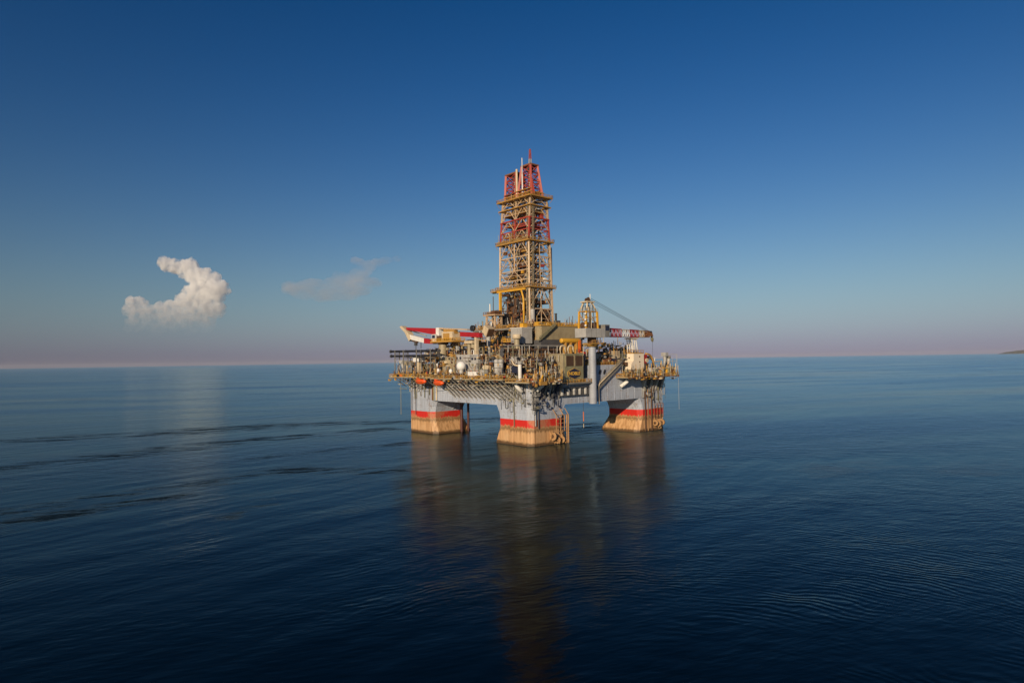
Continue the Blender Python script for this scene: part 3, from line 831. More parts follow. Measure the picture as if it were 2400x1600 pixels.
der = thing('derrick', 'tall red and white lattice derrick rising from the middle of the rig', 'derrick', (-0.5, 4.5, 44.0))
def lerp(a, b, t): return a + (b - a) * t
def dx(z):
    if z < 82: t = (z - 44) / 38; return lerp(-7.3, -7.0, t), lerp(6.6, 5.4, t)
    t = (z - 82) / 19; return lerp(-7.0, -5.6, t), lerp(5.4, 4.1, t)
def dy(z):
    if z < 82: t = (z - 44) / 38; return lerp(-5.2, -5.0, t), lerp(14.5, 13.9, t)
    t = (z - 82) / 19; return lerp(-5.0, -4.9, t), lerp(13.9, 13.4, t)
def bmat(z):
    return 'towerwhite' if not 86 < z < 88.5 else 'towerred'
def dmat(z):
    if z < 82.5: return 'towerwhite'
    if z < 92: return 'towerred'
    return 'towerwhite'
def cnr(i, j, z): return Vector((dx(z)[i], dy(z)[j], z))
LV = [44, 52.5, 61.5, 65.2, 69.4, 75.4, 82, 87, 92, 97.4, 101]
for a, b in zip(LV[:-1], LV[1:]):
    m = dmat((a + b) / 2)
    for i in (0, 1):
        for j in (0, 1):
            bar('leg', m, der, cnr(i, j, a), cnr(i, j, b), .33, True)
def face_pts(f):
    """endpoints of a face: f in 'x0','x1','y0','y1'"""
    if f == 'x0': return lambda t, z: cnr(0, 0, z).lerp(cnr(0, 1, z), t)
    if f == 'x1': return lambda t, z: cnr(1, 0, z).lerp(cnr(1, 1, z), t)
    if f == 'y0': return lambda t, z: cnr(0, 0, z).lerp(cnr(1, 0, z), t)
    return lambda t, z: cnr(0, 1, z).lerp(cnr(1, 1, z), t)
for f in ('x0', 'x1', 'y0', 'y1'):
    P = face_pts(f)
    wide = f[0] == 'x'
    for a, b in zip(LV[:-1], LV[1:]):
        m = dmat((a + b) / 2)
        r = .2
        if a < 61 and f == 'x0': continue            # the open V-door side
        bar('girt', m, der, P(0, b), P(1, b), .22, True)
        if wide:
            if a >= 61 and b <= 69.5:
                q0, q1 = (.5, .27) if a > 64 else (.27, .18)
                bar('brace', bmat((a + b) / 2), der, P(.5 if a > 64 else .3, b), P(.24 if a > 64 else .16, a), r, seg=6)
                bar('brace', bmat((a + b) / 2), der, P(.5 if a > 64 else .7, b), P(.76 if a > 64 else .84, a), r, seg=6)
                bar('brace', bmat((a + b) / 2), der, P(0, b), P(.22, a), r * .8, seg=6); bar('brace', bmat((a + b) / 2), der, P(1, b), P(.78, a), r * .8, seg=6)
            else:
                for s in (0, .5):
                    bar('brace', bmat((a + b) / 2), der, P(s, a), P(s + .25, b), r, seg=6)
                    bar('brace', bmat((a + b) / 2), der, P(s + .5, a), P(s + .25, b), r, seg=6)
                bar('post', m, der, P(.5, a), P(.5, b), r * 1.2, True)
        else:
            bar('brace', bmat((a + b) / 2), der, P(0, a), P(.5, b), r, seg=6)
            bar('brace', bmat((a + b) / 2), der, P(1, a), P(.5, b), r, seg=6)
            if a < 80: bar('post', m, der, P(.5, a), P(.5, b), r * .8, seg=6)
def belt(z, ov, mat, th=.5, rail=True):
    x0, x1 = dx(z); y0, y1 = dy(z)
    x0 -= ov; x1 += ov; y0 -= ov; y1 += ov
    w = ov + .5
    walk = [box('walkway', mat, der, x0, x0 + w, y0, y1, z - th, z)]
    box('walkway', mat, der, x1 - w, x1, y0, y1, z - th, z)
    box('walkway', mat, der, x0 + w, x1 - w, y0, y0 + w, z - th, z - .003)
    box('walkway', mat, der, x0 + w, x1 - w, y1 - w, y1, z - th, z - .003)
    wk = walk[0]
    if rail: railing(mat, wk, [(x0, y0, z), (x1, y0, z), (x1, y1, z), (x0, y1, z), (x0, y0, z)], 1.1, 1.3, .06)
    for i, xx in enumerate((x0, x1)):
        for yy in [lerp(y0, y1, k / 6) for k in range(7)]:
            bar('bracket', mat, wk, (xx + (.1 if i == 0 else -.1), yy, z - th), (xx + (ov if i == 0 else -ov), yy, z - th - ov), .09, seg=5)
belt(61.9, 1.5, 'ochre', .35)
belt(82, 1.5, 'ochre', .42)
belt(92.2, .5, 'towerred', .5, False)
belt(97.4, 1.3, 'ochre', .4, False)
belt(101.3, 2.0, 'ochre', .42)
# yellow V-door frame with a curved arm
box('door_header', 'yellow', der, -8.3, -7.5, -3.4, 18.4, 60.6, 61.5)
bar('door_post', 'yellow', der, (-8.0, 13.2, 44), (-8.0, 13.2, 60.6), .5, True)
tube('door_post', 'yellow', der, [(-8.0, -2.2, 44), (-8.0, -2.2, 57), (-8.0, -.6, 61)], .42, 4)
box('walkway', 'ochre', der, -9.5, -7.2, 15, 18.4, 61.0, 61.3)
railing('ochre', der, [(-9.4, 15, 61.3), (-9.4, 18.3, 61.3), (-7.3, 18.3, 61.3)], t=.06)
# inside: guide rails, racked pipe, travelling blocks, standpipes, inner platforms
for yy in (.2, 2.6, 7.6, 10.2):
    for xx in (-2.6, 1.6):
        bar('guide_rail', 'darkgrey', der, (xx, yy, 44), (xx, yy, 100), .26, True)
for (y, z, m) in ((1.4, 74, 'yellow'), (8.9, 66, 'yellow')):
    box('travelling_block', m, der, -1.6, .8, y - 1, y + 1, z, z + 4.2)
    box('top_drive', 'brown', der, -1.4, .6, y - .8, y + .8, z - 5, z - .1)
random.seed(5)
for k in range(40):
    x, y = random.uniform(-6.0, -2.8), random.uniform(-3.2, 11.8)
    vcyl('drill_pipe_stand', random.choice(['brown', 'black', 'rust', 'darkgrey', 'brown', 'maroon']), der, x, y, 44, random.uniform(57, 60.6), .22, 7)
for k in range(48):
    x, y = random.uniform(-5, 5.4), random.uniform(-4.0, 13)
    z0 = random.choice([44, 44, 61, 65]); z1 = z0 + random.uniform(12, 34)
    vcyl('standpipe', random.choice(['palegrey', 'midgrey', 'darkgrey', 'beige', 'rust', 'black']), der, x, y, z0, min(z1, 99), random.uniform(.12, .3), 7)
for (z, x0, x1, y0, y1, m) in ((66.5, -6, 4.5, 6, 12.8, 'ochre'), (71, -5.6, -2, -3.8, 4, 'rust'), (77.5, -6.0, 4, -4, 1, 'ochre'), (79, -2, 4.5, 5, 13, 'rust'),
                               (85, -6, 0, 4, 13, 'ochre'), (88.4, -6.3, 4.6, -4, 6, 'towerred'), (90, -5, 4, 5, 13, 'ochre'), (94.6, -5.5, 3, -4, 13, 'ochre'),
                               (55, -2, 6, -4, 12, 'brown'), (50, 0, 6, -4, 12, 'darkgrey'), (59, -6.6, 6, 9, 13.6, 'brown')):
    box('inner_platform', m, der, x0, x1, y0, y1, z, z + .3)
    railing(m, der, [(x0, y1, z + .3), (x0, y0, z + .3), (x1, y0, z + .3)], 1.1, 1.3, .06)
for k in range(90):
    z = random.uniform(45, 99); x0, x1 = dx(z); y0, y1 = dy(z)
    x, y = random.uniform(x0 + .8, x1 - 1), random.uniform(y0 + .8, y1 - 1); s = random.uniform(.3, .9)
    box('junction_box', random.choice(['rust', 'ochre', 'brown', 'palegrey', 'midgrey', 'white', 'towerred', 'darkgrey']), der, x - s, x + s, y - s, y + s, z, z + s * random.uniform(1, 3))
# secondary lattice and inner pipework
for f in ('x0', 'x1', 'y0', 'y1'):
    P = face_pts(f)
    for a, b in zip(LV[:-1], LV[1:]):
        if a < 61 and f == 'x0': continue
        m = dmat((a + b) / 2); mid = (a + b) / 2
        bar('girt', m, der, P(0, mid), P(1, mid), .13, seg=6)
        if f[0] == 'y':
            bar('brace', m, der, P(0, mid), P(.25, b), .12, seg=6); bar('brace', m, der, P(1, mid), P(.75, b), .12, seg=6)
        else:
            for u in (0, .5): bar('brace', m, der, P(u, b), P(u + .125, mid), .11, seg=6); bar('brace', m, der, P(u + .5, b), P(u + .375, mid), .11, seg=6)
fittings('tower_fittings', der, 560, (-6.4, 5.0), (-4.4, 13.2), (44.5, 81), ['rust', 'ochre', 'brown', 'darkgrey', 'palegrey', 'black', 'cream', 'towerwhite', 'yellow', 'ochre', 'rust'], (.12, .55), seed=15, vert=.45)
fittings('tower_fittings', der, 300, (-5.6, 4.2), (-4.4, 13.2), (82.2, 103.5), ['rust', 'ochre', 'towerred', 'darkgrey', 'palegrey', 'towerwhite', 'ochre', 'brown'], (.12, .55), seed=16, vert=.4)
fittings('tower_fittings', der, 200, (-7.4, -5.4), (-5.0, 13.8), (44.5, 60), ['rust', 'brown', 'darkgrey', 'black', 'beige', 'brown'], (.12, .5), seed=17, vert=.5)
fittings('tower_fittings', der, 120, (-8.4, -7.0), (-5.6, 14.4), (82.1, 83.2), ['ochre', 'rust', 'beige'], (.1, .35), seed=18)
fittings('tower_fittings', sub, 340, (-17.4, 12), (-18.6, -14), (38.2, 45.5), GOLD + DARK, (.15, .6), seed=19)
fittings('tower_fittings', sub, 300, (-17.4, -13), (-14, 22), (38.3, 46.0), GOLD + DARK, (.15, .6), seed=20)
box('wind_wall', 'brown', der, 5.6, 5.9, -4.4, 13, 44, 53)
box('wind_wall', 'brown', der, -6.4, -6.1, 4.2, 7.4, 44.0, 57.5)
box('wind_wall', 'midgrey', der, -3.4, 5.2, 13.6, 13.9, 44, 60)
box('drillers_cabin', 'black', der, -8.8, -4.6, 8.6, 13.6, 44.02, 51.0)
for i, j, sx_, sy_ in ((0, 0, -.6, 1), (1, 0, .6, 1), (0, 0, 1.2, -.6)):
    a, b = cnr(i, j, 44) + Vector((sx_, sy_, 0)), cnr(i, j, 98) + Vector((sx_, sy_, 0))
    ladder('beige', der, a, b, .9, (0, 1, 0) if abs(sx_) < 1 else (1, 0, 0))
vcyl('standpipe', 'palegrey', der, -6.6, -6.2, 44, 52, 1.0, 12)
vcyl('standpipe', 'palegrey', der, 7.1, -4.4, 44, 80, .25, 8)
vcyl('standpipe', 'midgrey', der, 6.6, -3.2, 44, 100, .22, 8)

def crown(y0, y1, x0, x1, z0, z1, tp):
    c = thing('crown_tower', '', 'crown tower', ((x0 + x1) / 2, (y0 + y1) / 2, z0))
    cx, cy = (x0 + x1) / 2, (y0 + y1) / 2
    def p(i, j, t):
        s = lerp(1, tp, t)
        return Vector((cx + (x1 - x0) / 2 * s * (-1, 1)[i], cy + (y1 - y0) / 2 * s * (-1, 1)[j], lerp(z0, z1, t)))
    n = 4
    for i in (0, 1):
        for j in (0, 1):
            bar('leg', 'towerred', c, p(i, j, 0), p(i, j, 1), .45, True)
    for k in range(n):
        a, b = k / n, (k + 1) / n
        for (q, r) in (((0, 0), (0, 1)), ((0, 0), (1, 0)), ((1, 0), (1, 1)), ((0, 1), (1, 1))):
            bar('brace', 'towerred', c, p(*q, a), p(*r, b), .2, seg=6)
            bar('brace', 'towerred', c, p(*r, a), p(*q, b), .2, seg=6)
            bar('girt', 'towerred', c, p(*q, b), p(*r, b), .2, seg=6)
    # sheave cluster and counter weight ropes
    for s in (-.8, 0, .8):
        M = Matrix.Translation((cx + s, cy, z1 - 1.2)) @ Matrix.Rotation(R(90), 4, 'Y') @ Matrix.Diagonal((1.5, 1.5, .3, 1))
        put('sheave', unit('cyl', 'darkgrey', 16), M, c)
    box('top_beam', 'rust', c, p(0, 0, 1).x - .4, p(1, 0, 1).x + .4, p(0, 0, 1).y - .5, p(0, 1, 1).y + .5, z1, z1 + .6)
    for s in (-.5, .5):
        vcyl('guide_pipe', 'palegrey', c, cx + s, cy + s * .6, z0, z1 - 2, .3, 8)
    for s in (0.3, 2.0):
        box('base_beam', 'ochre', c, x0 - .6, x1 + .6, y0 - .4, y1 + .4, z0 + s, z0 + s + .3)
    return c
cr1 = crown(5.4, 13.0, -4.6, 1.2, 101.32, 113.6, .86)
tag(cr1, 'shorter red lattice crown tower on the left half of the derrick top', 'crown tower')
cr2 = crown(-4.4, 4.6, -4.6, 2.4, 101.32, 115.6, .62)
tag(cr2, 'taller red lattice crown tower on the right half of the derrick top', 'crown tower')
bar('strut', 'towerred', cr2, (2.2, -4.6, 101.4), (.6, -3.0, 110), .35, True)
bar('strut', 'towerred', cr2, (-4.6, -6.4, 101.4), (-3.4, -3.2, 110), .35, True)
vcyl('guide_pipe', 'cream', cr2, -4.4, 5.0, 101.4, 115.0, .5, 10)
box('walkway', 'ochre', cr2, -5.4, -3.6, -4.6, 5.4, 104.6, 104.9)
box('walkway', 'rust', cr1, -5.4, -3.6, 6, 13, 104.3, 104.6)
mast = thing('mast_pole', 'thin red and white lattice spire at the very top of the derrick', 'mast', (-1, -.4, 115.9))
lattice(mast, 'palegrey', (-1.0, -.2, 116.22), (-1.0, -.2, 119), .9, .8, 3, .12, .07)
lattice(mast, 'towerred', (-1.0, -.2, 119), (-1.0, -.2, 123.4), .75, .4, 5, .12, .07)
m2 = thing('whip_antenna', 'slim white antenna pole just left of the derrick spire', 'antenna', (-2.2, 2.0, 101.4))
vcyl('pole', 'white', m2, -4.4, 1.4, 101.4, 112, .3, 8)
vcyl('pole_tip', 'white', m2, -4.4, 1.4, 112.01, 119.2, .18, 8)

# ------------------------------------------------------------------ modules round the drill floor
t = thing('corrugated_house', 'beige corrugated shed beside the derrick with stairs up its wall', 'shed', (-5, -18, 37.5))
box('wall', 'beige', t, -17.2, 5.6, -22.2, -18.9, 38.42, 43.9)
box('wall', 'beige', t, -1.9, 5.6, -18.88, -16.2, 37.52, 43.9)
for k in range(38):
    x = -17.0 + k * .6; box('rib', 'beige', t, x, x + .28, -22.48, -22.2, 38.5, 43.8)
crf = box('roof', 'ochre', t, -17.5, 6.0, -22.6, -18.5, 43.92, 44.2)
railing('yellow', crf, [(-17.3, -18.6, 44.2), (-17.3, -22.5, 44.2), (5.9, -22.5, 44.2), (5.9, -18.6, 44.2)], t=.08)
cst = prism('stair', 'olive', t, [(-19.8, 38.0), (-18.9, 38.0), (-9.8, 44.2), (-10.8, 44.2)], 'y', -23.6, -22.62)
railing('olive', cst, [(-19.4, -23.6, 38.2), (-10.4, -23.6, 44.2)], t=.09)
box('foundation', 'darkgrey', t, -18, 6, -23, -18.9, 31.42, 38.4)

t = thing('grey_cabin', 'plain grey cabin box in front of the derrick foot', 'cabin', (-24, -16, 38))
box('wall', 'palegrey', t, -25.0, -19.6, -19.6, -13.0, 37.0, 43.0)
box('roof', 'white', t, -25.2, -19.4, -19.8, -12.8, 43.02, 43.25)
box('door', 'midgrey', t, -25.08, -25.0, -16.6, -15.5, 37.1, 39.2)
box('base', 'darkgrey', t, -24.6, -20, -19.2, -13.4, 31.42, 36.98)
t = thing('yellow_beacon_box', 'small bright yellow box on the grey cabin roof', 'box', (-22, -17, 43.3))
box('body', 'yellow', t, -23.4, -21.4, -18.6, -16.6, 43.27, 44.9); box('lid', 'ochre', t, -23.6, -21.2, -18.8, -16.4, 44.92, 45.1)
t = thing('mushroom_vent', 'squat beige mushroom vent in front of the grey cabin', 'vent', (-29, -19.5, 31.4))
vcyl('stem', 'beige', t, -28.6, -20.6, 31.42, 38.6, 1.05, 16); vcyl('cap', 'cream', t, -28.6, -20.6, 38.62, 40.4, 1.7, 18)
t = thing('orange_tank', 'bright orange horizontal tank on the deck right of the derrick', 'tank', (-3, -27, 34))
M = Matrix.Translation((-5.8, -27, 37.9)) @ Matrix.Rotation(R(90), 4, 'Y') @ Matrix.Diagonal((1.0, 1.0, 9.6, 1))
put('shell', unit('cyl', 'yellow', 20), M, t)
for x in (-10.6, -1.0): ball('end_cap', 'yellow', t, (x, -27, 37.9), (.6, 1, 1))
for x in (-9, -6, -2.6): box('saddle', 'ochre', t, x, x + .5, -27.9, -26.1, 31.42, 37.4)
box('frame', 'orange', t, -1.6, -.6, -28.2, -25.8, 31.42, 38.2)

t = thing('exhaust_stack', 'thin black exhaust stack right of the derrick foot', 'stack', (9, -5, 44))
vcyl('pipe', 'black', t, 8.6, -5.0, 44.0, 50.5, .5, 12); vcyl('rim', 'darkgrey', t, 8.6, -5.0, 50.52, 50.9, .62, 12)

t = thing('service_tower', 'beige braced service tower left of the derrick foot', 'tower', (-16, 11, 38.4))
for x in (-15, -11.5):
    for y in (8.5, 14.6): bar('leg', 'towerwhite', t, (x, y, 38.3), (x, y * .94 + .7, 50), .35, True)
for z0, z1 in ((38.3, 42.2), (42.2, 46.1), (46.1, 50)):
    for (a, b) in (((-15, 8.5), (-15, 14.6)), ((-15, 8.5), (-11.5, 8.5))):
        bar('brace', 'towerwhite', t, (*a, z0), (*b, z1), .18, seg=6); bar('brace', 'towerwhite', t, (*b, z0), (*a, z1), .18, seg=6)
        bar('girt', 'towerwhite', t, (*a, z1), (*b, z1), .2, seg=6)
box('platform', 'towerwhite', t, -16, -10.8, 7.4, 15.8, 50.02, 50.5)
railing('rust', t, [(-10.9, 7.5, 50.5), (-15.9, 7.5, 50.5), (-15.9, 15.7, 50.5)], t=.07)
box('machine', 'brown', t, -15, -11.5, 8.4, 11.4, 50.52, 52.2); box('machine', 'beige', t, -15, -12, 12, 14.6, 50.52, 51.6)
vcyl('aerial', 'darkgrey', t, -13, 12.2, 50.6, 58.6, .2, 8); vcyl('aerial', 'white', t, -13.6, 13.8, 50.6, 55.4, .3, 8)
t = thing('angled_hood', 'cream angled air hood on a grey pipe left of the service tower', 'hood', (-27, 2, 31.4))
vcyl('pipe', 'palegrey', t, -26.8, -1.0, 31.42, 41.0, .95, 16)
M = Matrix.Translation((-26.8, -1.0, 42.6)) @ Matrix.Rotation(R(28), 4, 'X') @ Matrix.Diagonal((3.4, 3.2, 3.6, 1))
hd = put('hood', unit('box', 'cream'), M, t)
M = Matrix.Translation((-26.8, -1.0, 42.6)) @ Matrix.Rotation(R(28), 4, 'X') @ Matrix.Translation((0, -1.75, 0)) @ Matrix.Diagonal((3.0, .3, 3.2, 1))
put('opening', unit('box', 'brown'), M, hd)

# deck between: ochre walkways and machinery on the left upper deck
t = thing('mud_module', 'cluttered beige machinery module between the left crane and the derrick', 'machinery module', (-28, 8, 31.4))
box('frame_deck', 'beige', t, -33, -22, 1.5, 24, 36.6, 37.0)
for x in (-32.6, -27, -22.6):
    for y in (2, 9, 16, 23.5): box('support_post', 'beige', t, x - .3, x + .3, y - .3, y + .3, 31.42, 36.6)
railing('ochre', t, [(-22.2, 1.6, 37), (-32.9, 1.6, 37), (-32.9, 23.9, 37)], t=.08)
random.seed(31)
for k in range(34):
    x, y = random.uniform(-32, -23), random.uniform(2.5, 23); s = random.uniform(.5, 1.3); z = random.choice([31.45, 37.02, 37.02])
    m = random.choice(MIX + ['red', 'ochre', 'rust'])
    if random.random() < .5: box('machine', m, t, x - s, x + s, y - s, y + s, z, z + s * random.uniform(.8, 2.2))
    else: vcyl('vessel', m, t, x, y, z, z + s * random.uniform(1.2, 3.2), s * .5, 12)
t = thing('capped_vessel', 'beige flat-capped double vessel left of the angled hood', 'vessel', (-33.5, -1, 31))
for y in (-.8, 1.8): vcyl('barrel', 'beige', t, -34.4, y, 31.0, 37.4, 1.0, 16)
box('cap', 'cream', t, -36, -32.8, -2.2, 3.2, 37.42, 38.6)

# ------------------------------------------------------------------ riser joints
def riser(name, p, q, r, mat, fmat, label, grp):
    t = thing(name, label, 'riser pipe', p, grp)
    brl = bar('barrel', mat, t, p, q, r, seg=14)
    p, q = Vector(p), Vector(q); d = (q - p).normalized()
    for e, s in ((p, 1), (q, -1)):
        bar('flange', fmat, t, e - d * s * .25, e + d * s * .25, r * 1.45, seg=14)
    for f in (.33, .66):
        c = p.lerp(q, f); bar('collar', fmat, t, c - d * .3, c + d * .3, r * 1.2, seg=14)
riser('riser_pipe', (-43.0, 49, 35.2), (-43.0, 11, 34.8), .5, 'black', 'darkgrey', 'upper of the two long black pipes jutting out over the left deck edge', 'black pipes at the left deck edge')
riser('riser_pipe', (-43.0, 48.6, 33.1), (-43.0, 11, 32.8), .5, 'black', 'darkgrey', 'lower of the two long black pipes jutting out over the left deck edge', 'black pipes at the left deck edge')
k = 0
for z in (32.7, 34.3):
    for y, wh in ((-23.6, 'nearest'), (-22.2, 'middle'), (-20.8, 'farthest')):
        riser('stored_riser', (-38.5 + k % 3, y, z), (-4 + k % 2, y, z), .55, 'maroon' if k % 3 else 'brown', 'darkgrey',
              '%s maroon riser pipe in the %s row of the front deck rack' % (wh, 'lower' if z < 33 else 'upper'), 'stacked maroon riser pipes')
        k += 1
rack = thing('pipe_saddle', 'grey steel saddles carrying the black pipes over the left walkway', 'pipe support', (-43, 25, 24.1))
for y in (15.5, 26, 36.5, 43.5):
    for x in (-44.2, -41.8): bar('post', 'midgrey', rack, (x, y, 24.12), (x, y, 35.6), .17, True)
    for z in (31.9, 34.0): bar('cross_beam', 'midgrey', rack, (-44.4, y, z + .1), (-41.6, y, z + .1), .16, True)
for y0, y1 in ((36.5, 43.5),):
    bar('brace', 'palegrey', rack, (-44.2, y0, 24.3), (-44.2, y1, 31.8), .11, seg=6); bar('brace', 'palegrey', rack, (-44.2, y1, 24.3), (-44.2, y0, 31.8), .11, seg=6)

# ------------------------------------------------------------------ left knuckle-boom crane
kc = thing('knuckle_boom_crane', 'red and white folding boom crane lying level over the left deck', 'crane', (-36, 18, 24.1))
vcyl('pedestal', 'beige', kc, -36.6, 17.4, ZD + .02, 37.6, 1.75, 20)
vcyl('slew_ring', 'brown', kc, -36.6, 17.4, 37.62, 38.3, 2.3, 20)
kplat = box('platform', 'ochre', kc, -39.4, -33, 6.5, 22.8, 38.32, 38.8)
railing('yellow', kplat, [(-33.1, 6.6, 38.8), (-39.3, 6.6, 38.8), (-39.3, 22.7, 38.8), (-33.1, 22.7, 38.8)], t=.08)
box('house', 'cream', kc, -38.4, -34.2, 8.0, 15.6, 38.82, 42.6)
box('machinery', 'ochre', kc, -38.8, -38.42, 10, 14, 39.2, 42.0)
box('winch', 'brown', kc, -38.6, -34.4, 16, 19.4, 38.82, 41.2)
kcab = box('cab', 'white', kc, -39.2, -36.6, 19.0, 21.8, 38.82, 41.9); box('cab_window', 'navy', kcab, -39.26, -39.2, 19.3, 21.5, 40.2, 41.6)
def taper(name, mat, parent, A, B, ha, hb, w):
    """box girder in the plane x = const from A to B (y, z) with end depths ha, hb"""
    (ya, za), (yb, zb) = A, B
    return prism(name, mat, parent, [(ya, za), (yb, zb), (yb, zb - hb), (ya, za - ha)], 'x', -36.6 - w / 2, -36.6 + w / 2)
taper('main_boom', 'red', kc, (20.6, 44.5), (44.5, 46.0), 2.9, 1.0, 2.0)
box('boom_hinge', 'white', kc, -37.9, -35.3, 18.4, 20.58, 41.0, 44.7)
taper('rear_frame', 'towerwhite', kc, (18.38, 44.6), (-1.0, 43.2), .55, .5, 2.2)
taper('rear_frame', 'ochre', kc, (15.6, 43.9), (7.9, 43.3), 1.6, 1.6, 1.8)
taper('rear_boom', 'red', kc, (4.2, 42.3), (-8.5, 41.3), 1.9, 1.7, 1.6)
M = Matrix.Translation((-36.6, -3.2, 43.4)) @ Matrix.Rotation(R(90), 4, 'Y') @ Matrix.Diagonal((1.2, 1.2, .9, 1))
put('sheave', unit('cyl', 'black', 18), M, kc)
box('rear_leg', 'cream', kc, -37.2, -36, -6.2, -5.0, 31.0, 41.5)
prism('knuckle', 'cream', kc, [(49.8, 46.5), (48.4, 46.9), (44.6, 45.0), (42.2, 43.0), (40.8, 40.4), (42.0, 39.7), (43.6, 41.6), (45.2, 43.6)], 'x', -37.9, -35.3)
taper('jib', 'white', kc, (43.0, 42.8), (30.5, 40.6), 2.1, 2.0, 1.7)
taper('jib_tip', 'red', kc, (30.48, 40.6), (22.9, 39.7), 2.2, 1.8, 1.7)
bar('cylinder', 'palegrey', kc, (-35.2, 44, 44.6), (-35.2, 32, 41.8), .28, seg=8)
bar('hook_block', 'darkgrey', kc, (-36.6, 38.2, 39.4), (-36.6, 38.2, 37.6), .55, True)
bar('hook_block', 'brown', kc, (-36.6, 40.4, 40.0), (-36.6, 36.8, 39.2), .5, True)
for y in (37.8, 38.6): bar('hoist_rope', 'wire', kc, (-36.6, y, 39), (-36.6, y, 34.2), .08, seg=5)

# ------------------------------------------------------------------ right lattice-boom crane
lc = thing('lattice_boom_crane', 'yellow A-frame crane with a red and white lattice boom on the right deck edge', 'crane', (-9, -41.6, 14))
vcyl('pedestal', 'grey', lc, -9.0, -41.6, 13.6, 35.2, 1.45, 24)
vcyl('collar', 'ochre', lc, -9.0, -41.6, 35.22, 36.4, 2.1, 24)
vcyl('slew_ring', 'brown', lc, -9.0, -41.6, 36.42, 38.6, 1.75, 24)
railing('ochre', lc, [(-11.6, -44, 36.4), (-6.4, -44, 36.4), (-6.4, -39.4, 36.4)], t=.06)
box('platform', 'ochre', lc, -11.8, -6.2, -44.2, -39.2, 36.1, 36.38)
lhouse = box('house', 'palegrey', lc, -15.4, -4.4, -44.4, -38.8, 38.62, 42.0)
for x in (-12.6, -9.8, -7.0): box('panel_seam', 'midgrey', lhouse, x, x + .12, -44.46, -44.4, 38.7, 41.9)
lcab = box('cab', 'midgrey', lc, -4.35, -1.6, -44.2, -40.6, 38.9, 43.6); box('cab_window', 'navy', lcab, -4.1, -1.9, -44.28, -44.2, 41.3, 43.2)
for y in (-43.4, -39.8):
    bar('frame_leg', 'yellow', lc, (-14.2, y, 42), (-13.9, y, 48.4), .3, True)
    bar('frame_leg', 'yellow', lc, (-7.6, y, 42), (-7.9, y, 48.4), .34, True)
    bar('frame_leg', 'cream', lc, (-13.7, y, 48.4), (-12.4, y * .6 - 16.6, 51.8), .24, True)
    bar('frame_leg', 'cream', lc, (-8.1, y, 48.4), (-9.9, y * .6 - 16.6, 51.8), .24, True)
    bar('frame_leg', 'cream', lc, (-11.2, y, 42), (-11.2, y, 51.8), .13, seg=8)
    bar('frame_leg', 'darkgrey', lc, (-12.6, y, 42), (-11.8, y, 51.0), .16, seg=8)
    bar('frame_leg', 'darkgrey', lc, (-9.2, y, 42), (-10.4, y, 51.0), .16, seg=8)
    bar('frame_girt', 'ochre', lc, (-14, y, 48.4), (-7.8, y, 48.4), .15, True)
    bar('frame_girt', 'ochre', lc, (-14, y, 45), (-7.8, y, 46.6), .13, seg=6)
    bar('frame_girt', 'ochre', lc, (-14, y, 46.6), (-7.8, y, 44), .13, seg=6)
for x in (-14, -7.8):
    bar('frame_girt', 'ochre', lc, (x, -43.4, 48.4), (x, -39.8, 48.4), .15, True)
    bar('frame_girt', 'ochre', lc, (x, -43.4, 43), (x, -39.8, 48), .14, seg=6)
railing('beige', lc, [(-14.2, -39.4, 48.6), (-14.2, -43.7, 48.6), (-7.6, -43.7, 48.6)], 1.0, 1.6, .035)
box('frame_head', 'cream', lc, -13.2, -9.0, -43.4, -39.8, 51.8, 52.3)
for y, xs in ((-43.0, -12.2), (-40.4, -10.4)):
    M = Matrix.Translation((xs, y, 52.9)) @ Matrix.Rotation(R(90), 4, 'X') @ Matrix.Diagonal((.85, .85, .35, 1))
    put('sheave', unit('cyl', 'brown', 18), M, lc)
vcyl('lamp_post', 'white', lc, -9.6, -41.6, 52.3, 55.2, .16, 8)
for z in (43.0, 45.2, 47.4): ball('floodlight', 'white', lc, (-14.8, -43.7, z), .42)
for s in (-12.4, -8.2): M = Matrix.Translation((s, -41.6, 43.2)) @ Matrix.Rotation(R(90), 4, 'X') @ Matrix.Diagonal((1.2, 1.2, 3.4, 1)); put('winch_drum', unit('cyl', 'brown', 16), M, lc)
def bcol(f): return 'red' if f < .32 else ('white' if f < .5 else ('red' if f < .74 else ('cream' if f < .86 else 'rust')))
lattice(lc, 'red', (-1.5, -41.6, 40.7), (28.6, -39.2, 40.6), (2.4, 3.1), (2.2, 2.5), 22, .2, .1, (0, 1, 0), matfn=bcol)
bhead = prism('boom_head', 'rust', lc, [(27.8, 41.6), (30.8, 41.2), (31.5, 39.8), (27.8, 39.6)], 'y', -40.2, -38.0)
M = Matrix.Translation((30.6, -39.1, 41.2)) @ Matrix.Rotation(R(90), 4, 'X') @ Matrix.Diagonal((.8, .8, 1.4, 1)); put('sheave', unit('cyl', 'black', 16), M, bhead)
for y in (-42.8, -41.9, -40.8):
    bar('pendant_wire', 'wire', lc, (-10.6, y, 53.2 - (y + 42) * .25), (30.2, y * .7 - 9.8, 41.6), .07, seg=5)
prism('hook_block', 'olive', lc, [(31.6, 40.0), (32.6, 38.6), (32.2, 37.4), (31.4, 38.4)], 'y', -39.6, -38.8)
bar('hoist_rope', 'wire', lc, (32.1, -39.2, 38), (32.1, -39.2, 31.2), .06, seg=5)

